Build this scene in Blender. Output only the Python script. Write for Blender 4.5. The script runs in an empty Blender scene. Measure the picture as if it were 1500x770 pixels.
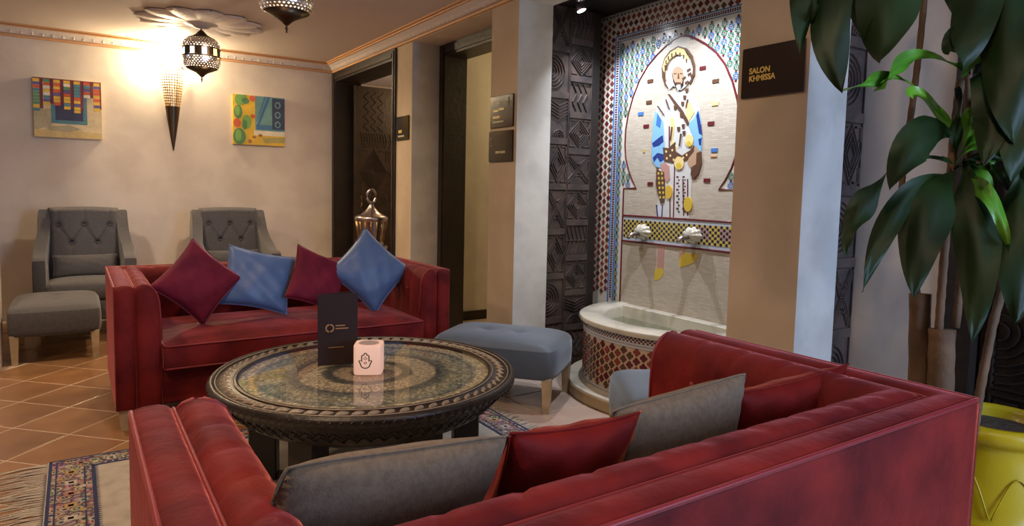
import bpy, math, random
from math import sin, cos, pi, radians as R, sqrt, atan2, hypot
from mathutils import Vector, Matrix
random.seed(7)
scene = bpy.context.scene
COL = scene.collection
# ------------------------------------------------------------------ camera
H = 1.25; FPX = 973.5; CX = 750.0; CY = 353.6
YAW, PITCH, ROLL = R(33.394), R(4.501), R(-1.257)
fw = Vector((sin(YAW)*cos(PITCH), cos(YAW)*cos(PITCH), -sin(PITCH)))
r0 = Vector((cos(YAW), -sin(YAW), 0)); d0 = fw.cross(r0)
rt = r0*cos(ROLL)+d0*sin(ROLL); dn = -r0*sin(ROLL)+d0*cos(ROLL)
CAM = Vector((0, 0, H))
def at(u, v, depth):
    return CAM+((u-CX)/FPX*rt+(v-CY)/FPX*dn+fw)*depth
cd = bpy.data.cameras.new('camera'); cam = bpy.data.objects.new('camera', cd); COL.objects.link(cam)
cd.sensor_fit = 'HORIZONTAL'; cd.sensor_width = 36; cd.lens = 36*FPX/1500
cd.shift_y = (CY-385)/1500; cd.clip_start = .02
up = -dn
cam.matrix_world = Matrix(((rt.x, up.x, -fw.x, 0), (rt.y, up.y, -fw.y, 0), (rt.z, up.z, -fw.z, H), (0, 0, 0, 1)))
scene.camera = cam
# ------------------------------------------------------------------ light and exposure
scene.view_settings.view_transform = 'Standard'; scene.view_settings.look = 'None'
scene.view_settings.gamma = 1; scene.view_settings.exposure = 0.45
w = bpy.data.worlds.new('world'); scene.world = w; w.use_nodes = True
w.node_tree.nodes['Background'].inputs[0].default_value = (.55, .68, 1, 1)
w.node_tree.nodes['Background'].inputs[1].default_value = .6
def light(name, kind, loc, power, color, size=.1, target=None, spot=90, blend=.5, size_y=None):
    l = bpy.data.lights.new(name, kind); l.energy = power; l.color = color
    if kind == 'AREA':
        l.size = size
        if size_y: l.shape = 'RECTANGLE'; l.size_y = size_y
    else: l.shadow_soft_size = size
    if kind == 'SPOT': l.spot_size = R(spot); l.spot_blend = blend
    o = bpy.data.objects.new(name, l); COL.objects.link(o); o.location = loc
    if target is not None:
        o.rotation_euler = (Vector(target)-Vector(loc)).to_track_quat('-Z', 'Y').to_euler()
    return o
WARM = (1, .70, .45); COOL = (.46, .64, 1)
# daylight coming through the window of the rear wall
light('window_daylight', 'AREA', (2.33, -2.3, 1.55), 85, COOL, .9, (2.1, 3, 1.0), size_y=1.4)
# recessed ceiling downlights of the lounge (outside the frame)
light('ceiling_downlight', 'SPOT', (-.7, 1.3, 2.5), 85, WARM, .06, (-.1, 1.6, 0), 110, .8)
light('ceiling_downlight', 'SPOT', (.4, 2.6, 2.5), 42, WARM, .06, (1.2, 2.9, .4), 140, .8)
light('ceiling_downlight', 'SPOT', (-.6, 4.6, 2.5), 85, (1, .76, .55), .06, (-.2, 5.4, 0), 140, .9)
light('ceiling_downlight', 'SPOT', (.9, .3, 2.5), 26, WARM, .06, (1.5, 1.2, .6), 130, .8)
light('ceiling_downlight', 'SPOT', (1.2, 5.0, 2.5), 60, (1, .74, .5), .06, (1.3, 6.2, 0), 140, .9)
# lamps of the two rooms beyond the doorways
light('side_room_lamp', 'POINT', (3.5, 6.6, 2.2), 14, (1, .7, .4), .1)
light('side_room_lamp', 'POINT', (3.9, 4.7, 2.2), 9, (1, .82, .42), .1)

# ------------------------------------------------------------------ materials
def mat(name, col, rough=.6, metal=0, bump=None, var=None, sheen=None, coat=0, emit=None, estr=0, spec=None):
    """bump=(scale,strength,dist)  var=(scale,colour2,low,high)  sheen=(weight,rough,tint)"""
    m = bpy.data.materials.new(name); m.use_nodes = True; nt = m.node_tree; N = nt.nodes; L = nt.links
    b = N['Principled BSDF']; c = tuple(col)+(1,)
    b.inputs['Base Color'].default_value = c; b.inputs['Roughness'].default_value = rough; b.inputs['Metallic'].default_value = metal
    if spec is not None: b.inputs['Specular IOR Level'].default_value = spec
    if coat: b.inputs['Coat Weight'].default_value = coat; b.inputs['Coat Roughness'].default_value = .05
    if sheen:
        b.inputs['Sheen Weight'].default_value = sheen[0]; b.inputs['Sheen Roughness'].default_value = sheen[1]; b.inputs['Sheen Tint'].default_value = tuple(sheen[2])+(1,)
    if emit: b.inputs['Emission Color'].default_value = tuple(emit)+(1,); b.inputs['Emission Strength'].default_value = estr
    tc = None
    if bump or var:
        tc = N.new('ShaderNodeTexCoord')
    if var:
        n = N.new('ShaderNodeTexNoise'); n.inputs['Scale'].default_value = var[0]; n.inputs['Detail'].default_value = 5
        L.new(tc.outputs['Object'], n.inputs['Vector'])
        r = N.new('ShaderNodeValToRGB'); r.color_ramp.elements[0].position = var[2]; r.color_ramp.elements[1].position = var[3]
        r.color_ramp.elements[0].color = c; r.color_ramp.elements[1].color = tuple(var[1])+(1,)
        L.new(n.outputs['Fac'], r.inputs['Fac']); L.new(r.outputs['Color'], b.inputs['Base Color'])
    if bump:
        n2 = N.new('ShaderNodeTexNoise'); n2.inputs['Scale'].default_value = bump[0]; n2.inputs['Detail'].default_value = 6
        L.new(tc.outputs['Object'], n2.inputs['Vector'])
        bp = N.new('ShaderNodeBump'); bp.inputs['Strength'].default_value = bump[1]; bp.inputs['Distance'].default_value = bump[2]
        L.new(n2.outputs['Fac'], bp.inputs['Height']); L.new(bp.outputs['Normal'], b.inputs['Normal'])
    return m
def glass(name, col=(1, 1, 1), ior=1.5, rough=0.0):
    m = bpy.data.materials.new(name); m.use_nodes = True; nt = m.node_tree; N = nt.nodes; L = nt.links
    N.remove(N['Principled BSDF']); out = N['Material Output']
    t = N.new('ShaderNodeBsdfTransparent'); t.inputs[0].default_value = tuple(col)+(1,)
    g = N.new('ShaderNodeBsdfGlossy'); g.inputs['Roughness'].default_value = rough
    f = N.new('ShaderNodeFresnel'); ge = N.new('ShaderNodeNewGeometry'); q1 = N.new('ShaderNodeMath'); q1.operation = 'MULTIPLY_ADD'; q1.inputs[1].default_value = -2; q1.inputs[2].default_value = 1
    q2 = N.new('ShaderNodeMath'); q2.operation = 'POWER'; q2.inputs[0].default_value = ior; L.new(ge.outputs['Backfacing'], q1.inputs[0]); L.new(q1.outputs[0], q2.inputs[1]); L.new(q2.outputs[0], f.inputs['IOR'])
    x = N.new('ShaderNodeMixShader'); L.new(f.outputs[0], x.inputs[0]); L.new(t.outputs[0], x.inputs[1]); L.new(g.outputs[0], x.inputs[2]); L.new(x.outputs[0], out.inputs[0])
    return m
M = {}
M['plaster'] = mat('stucco_plaster', (.60, .53, .46), .85, bump=(9, .12, .02), var=(3.2, (.68, .61, .53), .38, .62))
M['tan'] = mat('warm_lit_stucco', (.50, .395, .275), .8, bump=(9, .12, .02), var=(3, (.58, .465, .335), .38, .62))  # pier stucco with the warm room light put into its colour
M['pale'] = mat('cool_lit_stucco', (.62, .6, .55), .7, bump=(7, .15, .02), var=(4, (.52, .5, .46), .42, .6))  # same stucco with cool window light put into its colour
M['ceiling'] = mat('ceiling_paint', (.62, .53, .47), .8, bump=(6, .15, .02))
M['crown_orange'] = mat('ochre_moulding', (.66, .36, .17), .55)
M['crown_white'] = mat('white_moulding', (.68, .60, .56), .55, bump=(60, .3, .01))
M['wood_dark'] = mat('dark_stained_wood', (.012, .008, .006), .45, bump=(25, .35, .01), var=(6, (.022, .014, .010), .4, .65))
M['wood_door'] = mat('carved_door_wood', (.020, .011, .006), .5, bump=(40, .4, .008), var=(5, (.036, .02, .011), .4, .65))
M['wood_carved'] = mat('carved_grey_brown_wood', (.042, .033, .032), .4, bump=(45, .5, .006), var=(8, (.085, .058, .048), .4, .65))
M['wood_table'] = mat('dark_walnut', (.013, .008, .005), .38, bump=(60, .5, .004), var=(14, (.026, .015, .010), .4, .65))
M['leg_wood'] = mat('limed_oak', (.42, .32, .2), .5, bump=(30, .2, .004), var=(12, (.52, .42, .28), .4, .6))
def velvet(name, a, b2, tint, w_=.9):
    m = mat(name, a, .7, bump=(16, .25, .02), var=(5, b2, .36, .66), sheen=(w_, .30, tint), spec=.18)
    return m
M['velvet'] = velvet('red_velvet', (.075, .003, .005), (.185, .013, .011), (1, .30, .30), .62)
M['velvet_dark'] = velvet('crimson_velvet', (.09, .002, .002), (.19, .008, .005), (1, .30, .16), .6)
M['velvet_plum'] = velvet('plum_velvet', (.10, .006, .022), (.18, .013, .032), (1, .42, .55), .6)
M['piping'] = mat('velvet_piping', (.20, .006, .012), .5, sheen=(.5, .3, (1, .5, .5)))
M['linen'] = mat('taupe_linen', (.115, .080, .048), .9, bump=(190, .5, .003), var=(60, (.155, .112, .072), .35, .65), sheen=(.12, .5, (1, .9, .8)))
M['blue'] = mat('blue_satin', (.06, .12, .27), .45, bump=(120, .2, .002), var=(4, (.068, .13, .285), .35, .65), sheen=(.5, .4, (.7, .8, 1)))
M['grey'] = mat('grey_wool', (.062, .060, .066), .85, bump=(160, .35, .003), var=(90, (.085, .082, .088), .35, .65), sheen=(.25, .5, (1, 1, 1)))
M['bluegrey'] = mat('blue_grey_fabric', (.055, .068, .084), .6, bump=(160, .25, .003), var=(5, (.068, .083, .10), .35, .65), sheen=(.5, .4, (.8, .9, 1)))
M['brass'] = mat('brass', (.55, .36, .14), .28, 1, bump=(60, .3, .004))
M['bronze'] = mat('dark_bronze', (.10, .07, .045), .4, 1, bump=(60, .3, .004))
M['silver'] = mat('aged_silver', (.46, .41, .41), .28, 1, bump=(45, .5, .006))
M['black'] = mat('black_ink', (.012, .01, .01), .6)
M['grout'] = mat('grout', (.60, .46, .32), .85, bump=(60, .3, .004))
TILEM = [mat('terracotta_tile', c, .28, bump=(6, .25, .01), var=(4, c2, .35, .7)) for c, c2 in
         (((.33, .165, .07), (.25, .115, .05)), ((.37, .2, .09), (.28, .14, .06)), ((.29, .15, .07), (.21, .1, .045)), ((.35, .18, .075), (.24, .12, .055)))]
M['tile_pale'] = mat('pale_floor_tile', (.42, .31, .25), .25, bump=(6, .2, .01), var=(4, (.5, .38, .31), .35, .7))
M['marble'] = mat('cream_marble', (.58, .54, .44), .16, bump=(8, .1, .01), var=(6, (.38, .36, .29), .45, .7))
M['plinth'] = mat('ochre_stone', (.32, .23, .12), .3, bump=(14, .2, .01), var=(6, (.4, .3, .17), .4, .65))
M['yellow_pot'] = mat('yellow_glaze', (.46, .35, .006), .35, bump=(10, .1, .01), coat=.2)
M['soil'] = mat('potting_soil', (.05, .04, .03), .95, bump=(40, 1, .02))
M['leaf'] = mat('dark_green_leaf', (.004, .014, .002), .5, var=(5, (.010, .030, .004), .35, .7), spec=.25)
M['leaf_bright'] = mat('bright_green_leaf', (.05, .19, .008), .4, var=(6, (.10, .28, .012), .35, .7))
M['cane'] = mat('brown_cane', (.085, .048, .022), .8, bump=(30, .5, .01), var=(9, (.14, .08, .04), .35, .65))
M['sign'] = mat('dark_brown_gloss', (.022, .012, .010), .12)
M['gold'] = mat('gold_print', (.62, .42, .08), .4)
M['cream_print'] = mat('pale_print', (.42, .36, .2), .5)
M['glass'] = glass('clear_glass', (.97, .98, .97), 1.95)
M['window_glass'] = glass('window_glass', (.96, .98, 1), 1.45)
M['water'] = glass('water', (.75, .82, .78), 1.33, .02)

# ------------------------------------------------------------------ mesh helper
class MB:
    def __init__(s): s.v = []; s.f = []; s.m = []
    def add(s, vs, fs, m=0):
        b = len(s.v); s.v += [tuple(p) for p in vs]
        for f in fs: s.f.append(tuple(i+b for i in f)); s.m.append(m)
        return s
    def box(s, x0, x1, y0, y1, z0, z1, m=0, bev=0):
        if x0 > x1: x0, x1 = x1, x0
        if y0 > y1: y0, y1 = y1, y0
        if bev:
            b = bev; vs = []; 
            for z, i in ((z0, b), (z0+b, 0), (z1-b, 0), (z1, b)):
                X0, X1, Y0, Y1 = x0+i, x1-i, y0+i, y1-i; c = b*.6 if i == 0 else b*.4
                vs += [(X0+c, Y0, z), (X1-c, Y0, z), (X1, Y0+c, z), (X1, Y1-c, z), (X1-c, Y1, z), (X0+c, Y1, z), (X0, Y1-c, z), (X0, Y0+c, z)]
            fs = [tuple(range(7, -1, -1)), tuple(range(24, 32))]
            for k in range(3):
                for j in range(8): a = k*8+j; a2 = k*8+(j+1) % 8; fs.append((a, a2, a2+8, a+8))
            return s.add(vs, fs, m)
        return s.add([(x0, y0, z0), (x1, y0, z0), (x1, y1, z0), (x0, y1, z0), (x0, y0, z1), (x1, y0, z1), (x1, y1, z1), (x0, y1, z1)],
                     [(3, 2, 1, 0), (4, 5, 6, 7), (0, 1, 5, 4), (1, 2, 6, 5), (2, 3, 7, 6), (3, 0, 4, 7)], m)
    def taper(s, x, y, z0, z1, a0, a1, b0=None, b1=None, m=0):
        b0 = b0 or a0; b1 = b1 or a1
        return s.add([(x-a0, y-b0, z0), (x+a0, y-b0, z0), (x+a0, y+b0, z0), (x-a0, y+b0, z0), (x-a1, y-b1, z1), (x+a1, y-b1, z1), (x+a1, y+b1, z1), (x-a1, y+b1, z1)],
                     [(3, 2, 1, 0), (4, 5, 6, 7), (0, 1, 5, 4), (1, 2, 6, 5), (2, 3, 7, 6), (3, 0, 4, 7)], m)
    def lathe(s, prof, n=32, c=(0, 0, 0), a0=0, a1=2*pi, m=0, cap=True):
        full = abs(a1-a0-2*pi) < 1e-6; k = n if full else n+1; vs = []
        for r, z in prof:
            for i in range(k):
                a = a0+(a1-a0)*i/n; vs.append((c[0]+r*cos(a), c[1]+r*sin(a), c[2]+z))
        fs = []
        for j in range(len(prof)-1):
            for i in range(n):
                i2 = (i+1) % k; fs.append((j*k+i, j*k+i2, (j+1)*k+i2, (j+1)*k+i))
        if cap and full:
            if prof[0][0] > 1e-4: fs.append(tuple(range(k-1, -1, -1)))
            if prof[-1][0] > 1e-4: fs.append(tuple((len(prof)-1)*k+i for i in range(k)))
        return s.add(vs, fs, m)
    def tube(s, pts, r, n=8, m=0, closed=False):
        pts = [Vector(p) for p in pts]; K = len(pts); rr = r if isinstance(r, (list, tuple)) else [r]*K
        vs = []; ref = None
        for i, p in enumerate(pts):
            if closed: t = pts[(i+1) % K]-pts[i-1]
            else: t = pts[min(i+1, K-1)]-pts[max(i-1, 0)]
            t.normalize()
            if ref is None: ref = Vector((0, 0, 1)) if abs(t.z) < .9 else Vector((1, 0, 0))
            a = t.cross(ref); a.normalize(); b = t.cross(a); ref = -b if False else ref
            a2 = a; b2 = b
            for j in range(n):
                q = 2*pi*j/n; vs.append(p+rr[i]*(a2*cos(q)+b2*sin(q)))
        fs = []; seg = K if closed else K-1
        for i in range(seg):
            for j in range(n):
                i2 = (i+1) % K; j2 = (j+1) % n; fs.append((i*n+j, i2*n+j, i2*n+j2, i*n+j2))
        if not closed: fs += [tuple(range(n)), tuple((K-1)*n+j for j in range(n-1, -1, -1))]
        return s.add(vs, fs, m)
    def grid(s, fn, nu, nv, m=0, wrap=False):
        vs = [fn(i/nu, j/nv) for j in range(nv+1) for i in range(nu+1)]
        fs = [(j*(nu+1)+i, j*(nu+1)+i+1, (j+1)*(nu+1)+i+1, (j+1)*(nu+1)+i) for j in range(nv) for i in range(nu)]
        return s.add(vs, fs, m)
    def prism(s, poly, y0, y1, m=0):   # poly in x,z ; y0 front (smaller y)
        n = len(poly); vs = [(x, y0, z) for x, z in poly]+[(x, y1, z) for x, z in poly]
        return s.add(vs, [tuple(range(n)), tuple(range(2*n-1, n-1, -1))]+[(i, i+n, (i+1) % n+n, (i+1) % n) for i in range(n)], m)
    def ridge(s, pts, wd=.008, h=.006, m=0, closed=False):   # raised rounded strip in the x,z plane standing out to -y
        P = [Vector((p[0], p[1])) for p in pts]; K = len(P); vs = []
        for i, p in enumerate(P):
            if closed: t = P[(i+1) % K]-P[i-1]
            else: t = P[min(i+1, K-1)]-P[max(i-1, 0)]
            if t.length < 1e-9: t = Vector((1, 0))
            t.normalize(); n = Vector((-t.y, t.x))*wd/2
            a = p+n; b = p+n*.45; c = p-n*.45; d = p-n
            vs += [(a.x, 0, a.y), (b.x, -h, b.y), (c.x, -h, c.y), (d.x, 0, d.y)]
        fs = []
        for i in range(K if closed else K-1):
            q = i*4; r_ = ((i+1) % K)*4
            for k in range(3): fs.append((q+k, q+k+1, r_+k+1, r_+k))
        return s.add(vs, fs, m)
    def xform(s, mx):
        s.v = [tuple(mx @ Vector(p)) for p in s.v]; return s
    def mesh(s, name, mats, smooth=False):
        me = bpy.data.meshes.new(name); me.from_pydata(s.v, [], s.f)
        for q in (mats if isinstance(mats, (list, tuple)) else [mats]): me.materials.append(q)
        me.polygons.foreach_set('material_index', s.m)
        if smooth: me.polygons.foreach_set('use_smooth', [True]*len(s.f))
        me.update(); return me
    def build(s, name, mats, parent=None, smooth=False, loc=(0, 0, 0), rz=0, recalc=True, sharp=None):
        me = s.mesh(name, mats, smooth)
        if recalc:
            import bmesh
            bm = bmesh.new(); bm.from_mesh(me); bmesh.ops.recalc_face_normals(bm, faces=bm.faces); bm.to_mesh(me); bm.free()
        if smooth and sharp: me.set_sharp_from_angle(angle=R(sharp))
        return link(name, me, parent, loc, rz)
def link(name, me, parent=None, loc=(0, 0, 0), rz=0, rot=None):
    o = bpy.data.objects.new(name, me); COL.objects.link(o); o.location = loc; o.rotation_euler = rot if rot else (0, 0, rz)
    if parent: o.parent = parent
    return o
def tag(o, label=None, cat=None, group=None, kind=None):
    if label: o['label'] = label
    if cat: o['category'] = cat
    if group: o['group'] = group
    if kind: o['kind'] = kind
    return o
def thing(name, label, cat, loc=(0, 0, 0), rz=0, group=None):
    o = bpy.data.objects.new(name, None); COL.objects.link(o); o.location = loc; o.rotation_euler = (0, 0, rz); o.empty_display_size = .1
    return tag(o, label, cat, group)
def struct(o): o['kind'] = 'structure'; return o
def dup(root, loc, rz, label):
    r = root.copy(); COL.objects.link(r); r.location = loc; r.rotation_euler = (0, 0, rz); r['label'] = label
    for ch in root.children:
        c = ch.copy(); COL.objects.link(c); c.parent = r
        for g in ch.children: d = g.copy(); COL.objects.link(d); d.parent = c
    return r
def sbox(name, x0, x1, y0, y1, z0, z1, m, parent=None):
    o = MB().box(x0, x1, y0, y1, z0, z1).build(name, M[m] if isinstance(m, str) else m, parent)
    return o if parent else struct(o)

# ------------------------------------------------------------------ the setting
CZ = 2.56; YB = 7.25; XC = 2.4; XR = 2.67; XM = 3.2
sbox('floor', -3.2, 4.6, -2.4, 8.6, -.1, -.0025, 'grout')
floor = bpy.data.objects['floor']
sbox('ceiling', -3.2, 4.6, -2.4, 8.6, CZ, CZ+.12, 'ceiling')
sbox('wall_back', -3.2, XC, YB, YB+.15, 0, CZ, 'plaster')
sbox('wall_left', -3.35, -3.2, -2.4, YB+.15, 0, CZ, 'plaster')
sbox('wall_left', -1.1, -.43, 5.28, 5.62, 0, CZ, 'plaster')
# piers of the right wall
def pier(y0, y1):
    # one stucco: warm light coloured into the tan face, daylight into pale reveals
    mb = MB(); mb.box(XC, XR, y0, y1, 0, 2.46)
    mb.m = [1 if i == 5 else 0 for i in range(6)]
    return struct(mb.build('wall_right', [M['pale'], M['tan']]))
pier(5.22, 5.54); pier(3.616, 3.944); pier(1.568, 1.9)
sbox('wall_right', XC, XR, -2.4, YB+.15, 2.46, CZ, 'plaster')
# door recess wall (second doorway)
sbox('wall_right', XR, XR+.15, 3.77, 4.05, 0, 2.5, 'pale')
sbox('wall_right', XR, XR+.15, 4.05, 5.22, 2.5, CZ, 'pale')
sbox('wall_right', XR, 4.5, 5.45, 5.56, 0, CZ, 'plaster')          # wall between the two rooms beyond
b = sbox('baseboard_right', XR+.16, 4.5, 5.43, 5.45, 0, .085, 'wood_dark')
sbox('wall_right', 4.5, 4.6, 1.5, 8.6, 0, CZ, 'plaster')
sbox('wall_back', XC, 4.5, 8.4, 8.5, 0, CZ, 'plaster')
sbox('wall_right', 3.04, 4.5, 3.768, 3.95, 0, CZ, 'plaster')
# niche
sbox('wall_niche', XM+.002, XM+.15, 1.7, 3.768, 0, CZ, 'plaster')
sbox('ceiling', XR, XM, 1.568, 3.77, 2.49, 2.55, 'wood_dark')
# wall right of the second carved post, then the outer wall with the carved door
sbox('wall_right', 2.85, 3.3, 1.24, 1.7, 0, CZ, 'plaster')
sbox('wall_right', 2.95, 3.3, -2.4, 1.24, 0, CZ, 'plaster')
# rear wall with window
sbox('wall_rear', -3.2, 1.85, -2.55, -2.4, 0, CZ, 'plaster'); sbox('wall_rear', 2.8, 4.6, -2.55, -2.4, 0, CZ, 'plaster')
sbox('wall_rear', 1.85, 2.8, -2.55, -2.4, 0, .8, 'plaster'); sbox('wall_rear', 1.85, 2.8, -2.55, -2.4, 2.3, CZ, 'plaster')
wf = MB()
for x in (1.85, 2.3, 2.75): wf.box(x, x+.05, -2.5, -2.44, .8, 2.3)
for z in (.8, 2.24): wf.box(1.85, 2.8, -2.5, -2.44, z, z+.06)
wn = struct(wf.build('window_1', M['wood_dark']))
for x in (1.9, 2.35): MB().box(x, x+.4, -2.475, -2.465, .86, 2.24).build('pane', M['window_glass'], wn)

# crown moulding: ochre lip, white frieze with leaf relief, ochre fillet
def crown_strip(name, prof, mt, parent=None):
    """prof (t inward from wall, z); runs along the back wall then the right wall with a mitre"""
    vs = []; K = len(prof)
    for t, z in prof: vs.append((-3.2, YB-t, z))
    for t, z in prof: vs.append((XC-t, YB-t, z))
    for t, z in prof: vs.append((XC-t, -2.4, z))
    fs = []
    for a in range(2):
        for k in range(K-1): fs.append((a*K+k, a*K+k+1, (a+1)*K+k+1, (a+1)*K+k))
    return MB().add(vs, fs).build(name, mt, parent, recalc=False)
tr = struct(crown_strip('trim_1', [(0, 2.462), (.022, 2.464), (.026, 2.474), (.02, 2.484), (.012, 2.486)], M['crown_orange']))
crown_strip('frieze', [(.012, 2.486), (.03, 2.492), (.05, 2.512), (.075, 2.528), (.085, 2.534)], M['crown_white'], tr)
crown_strip('upper_lip', [(.085, 2.534), (.1, 2.536), (.103, 2.543), (.096, 2.549), (.112, 2.551), (.118, 2.558), (.118, 2.562)], M['crown_orange'], tr)
lf = MB().add([(-.016, 0, .004), (0, -.012, .0), (.016, 0, .004), (.006, -.028, .022), (-.006, -.028, .022), (0, -.006, -.006)], [(0, 5, 1), (5, 2, 1), (0, 1, 4), (1, 2, 3), (1, 3, 4)])
lme = lf.mesh('leaf_relief', M['crown_white'])
nb = 0
for i in range(60):
    x = 2.28-.075*i
    if x < -1: break
    link('leaf_relief', lme, tr, (x, YB-.028, 2.497)); nb += 1
for i in range(70):
    y = 7.12-.075*i
    if y < 3.0: break
    link('leaf_relief', lme, tr, (XC-.028, y, 2.497), -pi/2)

# ------------------------------------------------------------------ floor tiles
P_ = .332; s2 = sqrt(.5)
g = .010
tme = []
for k in range(4):
    h = P_/2-g/2; mb = MB().add([(-h, -h, -.006), (h, -h, -.006), (h, h, -.006), (-h, h, -.006), (-h, -h, -.001), (h, -h, -.001), (h, h, -.001), (-h, h, -.001), (-h+.004, -h+.004, 0), (h-.004, -h+.004, 0), (h-.004, h-.004, 0), (-h+.004, h-.004, 0)],
        [(0, 1, 5, 4), (1, 2, 6, 5), (2, 3, 7, 6), (3, 0, 4, 7), (4, 5, 9, 8), (5, 6, 10, 9), (6, 7, 11, 10), (7, 4, 8, 11), (8, 9, 10, 11)])
    tme.append(mb.mesh('floor_tile', TILEM[k]))
pale_me = mb.mesh('floor_tile', M['tile_pale'])
cnt = 0
for i in range(-20, 30):
    for j in range(-10, 40):
        a = 3.09+P_*(i+.5); b_ = 3.02+P_*(j+.5)          # a = (-x+y)/√2 ; b = (x+y)/√2
        x = (b_-a)*s2; y = (a+b_)*s2
        if x < -1.0 or x > 2.3 or y < 2.9 or y > 7.05: continue
        if x > 1.62 and y < 4.1: continue
        if x < -.3 and 5.1 < y < 5.8: continue
        if cnt > 285: continue
        link('floor_tile', tme[random.randrange(4)], floor, (x, y, 0), pi/4); cnt += 1
for i in range(-1, 2):
    for j in range(-4, 2):
        x = 2.145+P_*(i+.5)-.0; y = 3.275+P_*(j+.5)
        if x > 2.35 and y < 2.0: continue
        link('floor_tile', pale_me, floor, (x, y, .0005))

# ------------------------------------------------------------------ carved wood
def arcpts(cx, cz, r, a0, a1, n=10): return [(cx+r*cos(a0+(a1-a0)*i/n), cz+r*sin(a0+(a1-a0)*i/n)) for i in range(n+1)]
def motif(mb, kind, x0, x1, z0, z1, st=.015, hh=.010):
    w_ = x1-x0; h_ = z1-z0; cx = (x0+x1)/2; cz = (z0+z1)/2; wd = st*.8
    if kind == 'lozenge':
        k = 0
        while True:
            a = w_/2-st*k*1.3; b2 = h_/2-st*k*1.3*h_/w_
            if a < st: break
            mb.ridge([(cx-a, cz), (cx, cz+b2), (cx+a, cz), (cx, cz-b2)], wd, hh, closed=True); k += 1
        for sx, sz in ((-1, 1), (1, 1), (1, -1), (-1, -1)):
            mb.ridge([(cx+sx*w_/2*.95, cz+sz*h_*.22), (cx+sx*w_/2*.95, cz+sz*h_/2*.95), (cx+sx*w_*.2, cz+sz*h_/2*.95)], wd, hh)
    elif kind == 'cross':
        for o in (-1, 0, 1):
            mb.ridge([(x0+st*max(o, 0), z0-st*min(o, 0)*1.5), (x1+st*min(o, 0), z1-st*max(o, 0)*1.5)], wd*.8, hh)
            mb.ridge([(x0+st*max(o, 0), z1+st*min(o, 0)*1.5), (x1+st*min(o, 0), z0+st*max(o, 0)*1.5)], wd*.8, hh)
        for s_ in (-1, 1):
            for k in range(1, 4):
                f = k*.2; mb.ridge([(cx-w_*f*.45, cz+s_*h_*(.06+f*.42)), (cx, cz+s_*h_*(.06+.42*f)-s_*.02), (cx+w_*f*.45, cz+s_*h_*(.06+f*.42))], wd*.7, hh)
    elif kind == 'arcs':
        k = 1
        while st*1.5*k < w_*.95:
            r = st*1.5*k; mb.ridge(arcpts(x0, cz, r, -pi/2, pi/2), wd*.8, hh) if r < h_/2 else mb.ridge(arcpts(x0, cz, r, -math.asin(h_/2/r), math.asin(h_/2/r)), wd*.8, hh); k += 1
    elif kind == 'fan':
        for k in range(1, int(w_/2/st)): mb.ridge(arcpts(cx, z0, st*k*1.0, 0, pi), wd*.75, hh)
        for k in range(1, int(h_/2.4/st)):
            mb.ridge([(x0, z1-st*k*1.4+st), (cx, z1-st*k*1.4-.02+st*.2), (x1, z1-st*k*1.4+st)], wd*.75, hh)
    elif kind == 'weave':
        n = max(2, int(w_/.03)); 
        for k in range(n): 
            x = x0+w_*(k+.5)/n; mb.ridge([(x-w_/n*.4, z0), (x+w_/n*.4, cz), (x-w_/n*.4, z1)], wd*.7, hh)
        mb.ridge([(x0, cz), (x1, cz)], wd*.6, hh*1.2)
    elif kind == 'zig':
        n = max(3, int(h_/.05))
        for o in range(3):
            mb.ridge([(x0+w_*.12+o*w_*.26+(0 if k % 2 else w_*.2), z0+h_*k/n) for k in range(n+1)], wd*.8, hh)
def post(name_parent, x0, x1, z0, z1, kinds, y=0, matk='wood_carved', rail=.045, th=.02, loc=(0, 0, 0), rz=0, part='carved_panel'):
    """one plank with carved cells separated by raised rails; local plane y, facing -y"""
    n = len(kinds); ch = (z1-z0)/n
    for i, k in enumerate(kinds):
        a = z0+i*ch; mb = MB().box(x0+.001, x1-.001, y, y+th, a+.001, a+ch-.001)
        sub = MB(); e = .008
        motif(sub, k, x0+e, x1-e, a+rail+e, a+ch-e); sub.v = [(p[0], p[1]+y, p[2]) for p in sub.v]; mb.add(sub.v, sub.f)
        mb.box(x0+.002, x1-.002, y-.012, y, a+.004, a+rail)
        mb.box(x0, x0+.005, y-.009, y, a, a+ch); mb.box(x1-.005, x1, y-.009, y, a, a+ch)
        mb.build(part, M[matk], name_parent, loc=loc, rz=rz)
K1 = ['cross', 'arcs', 'lozenge', 'cross', 'lozenge', 'fan', 'arcs', 'cross']
K2 = ['zig', 'fan', 'lozenge', 'weave', 'lozenge', 'cross', 'lozenge', 'zig', 'lozenge', 'weave']
pt = thing('carved_post', 'tall dark carved wooden planks left of the fountain mosaic', 'wood panel', (0, 3.636, 0))
post(pt, 2.672, 2.83, .02, 2.48, K1); post(pt, 2.835, 3.03, .02, 2.48, K2)
MB().box(3.03, 3.105, -.005, .13, 0, 2.485, bev=.008).build('edge_beam', M['wood_dark'], pt)
MB().box(2.672, 3.03, .02, .12, 0, 2.485).build('backing_board', M['wood_dark'], pt)
pt2 = thing('carved_post', 'narrow dark carved wooden post behind the plant, right of the gold-lettered sign', 'wood panel', (0, 1.588, 0))
post(pt2, 2.672, 2.828, .02, 2.48, ['fan', 'arcs', 'cross', 'arcs', 'lozenge', 'arcs', 'fan', 'cross'])
MB().box(2.672, 2.828, .02, .12, 0, 2.485).build('backing_board', M['wood_dark'], pt2)

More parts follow.
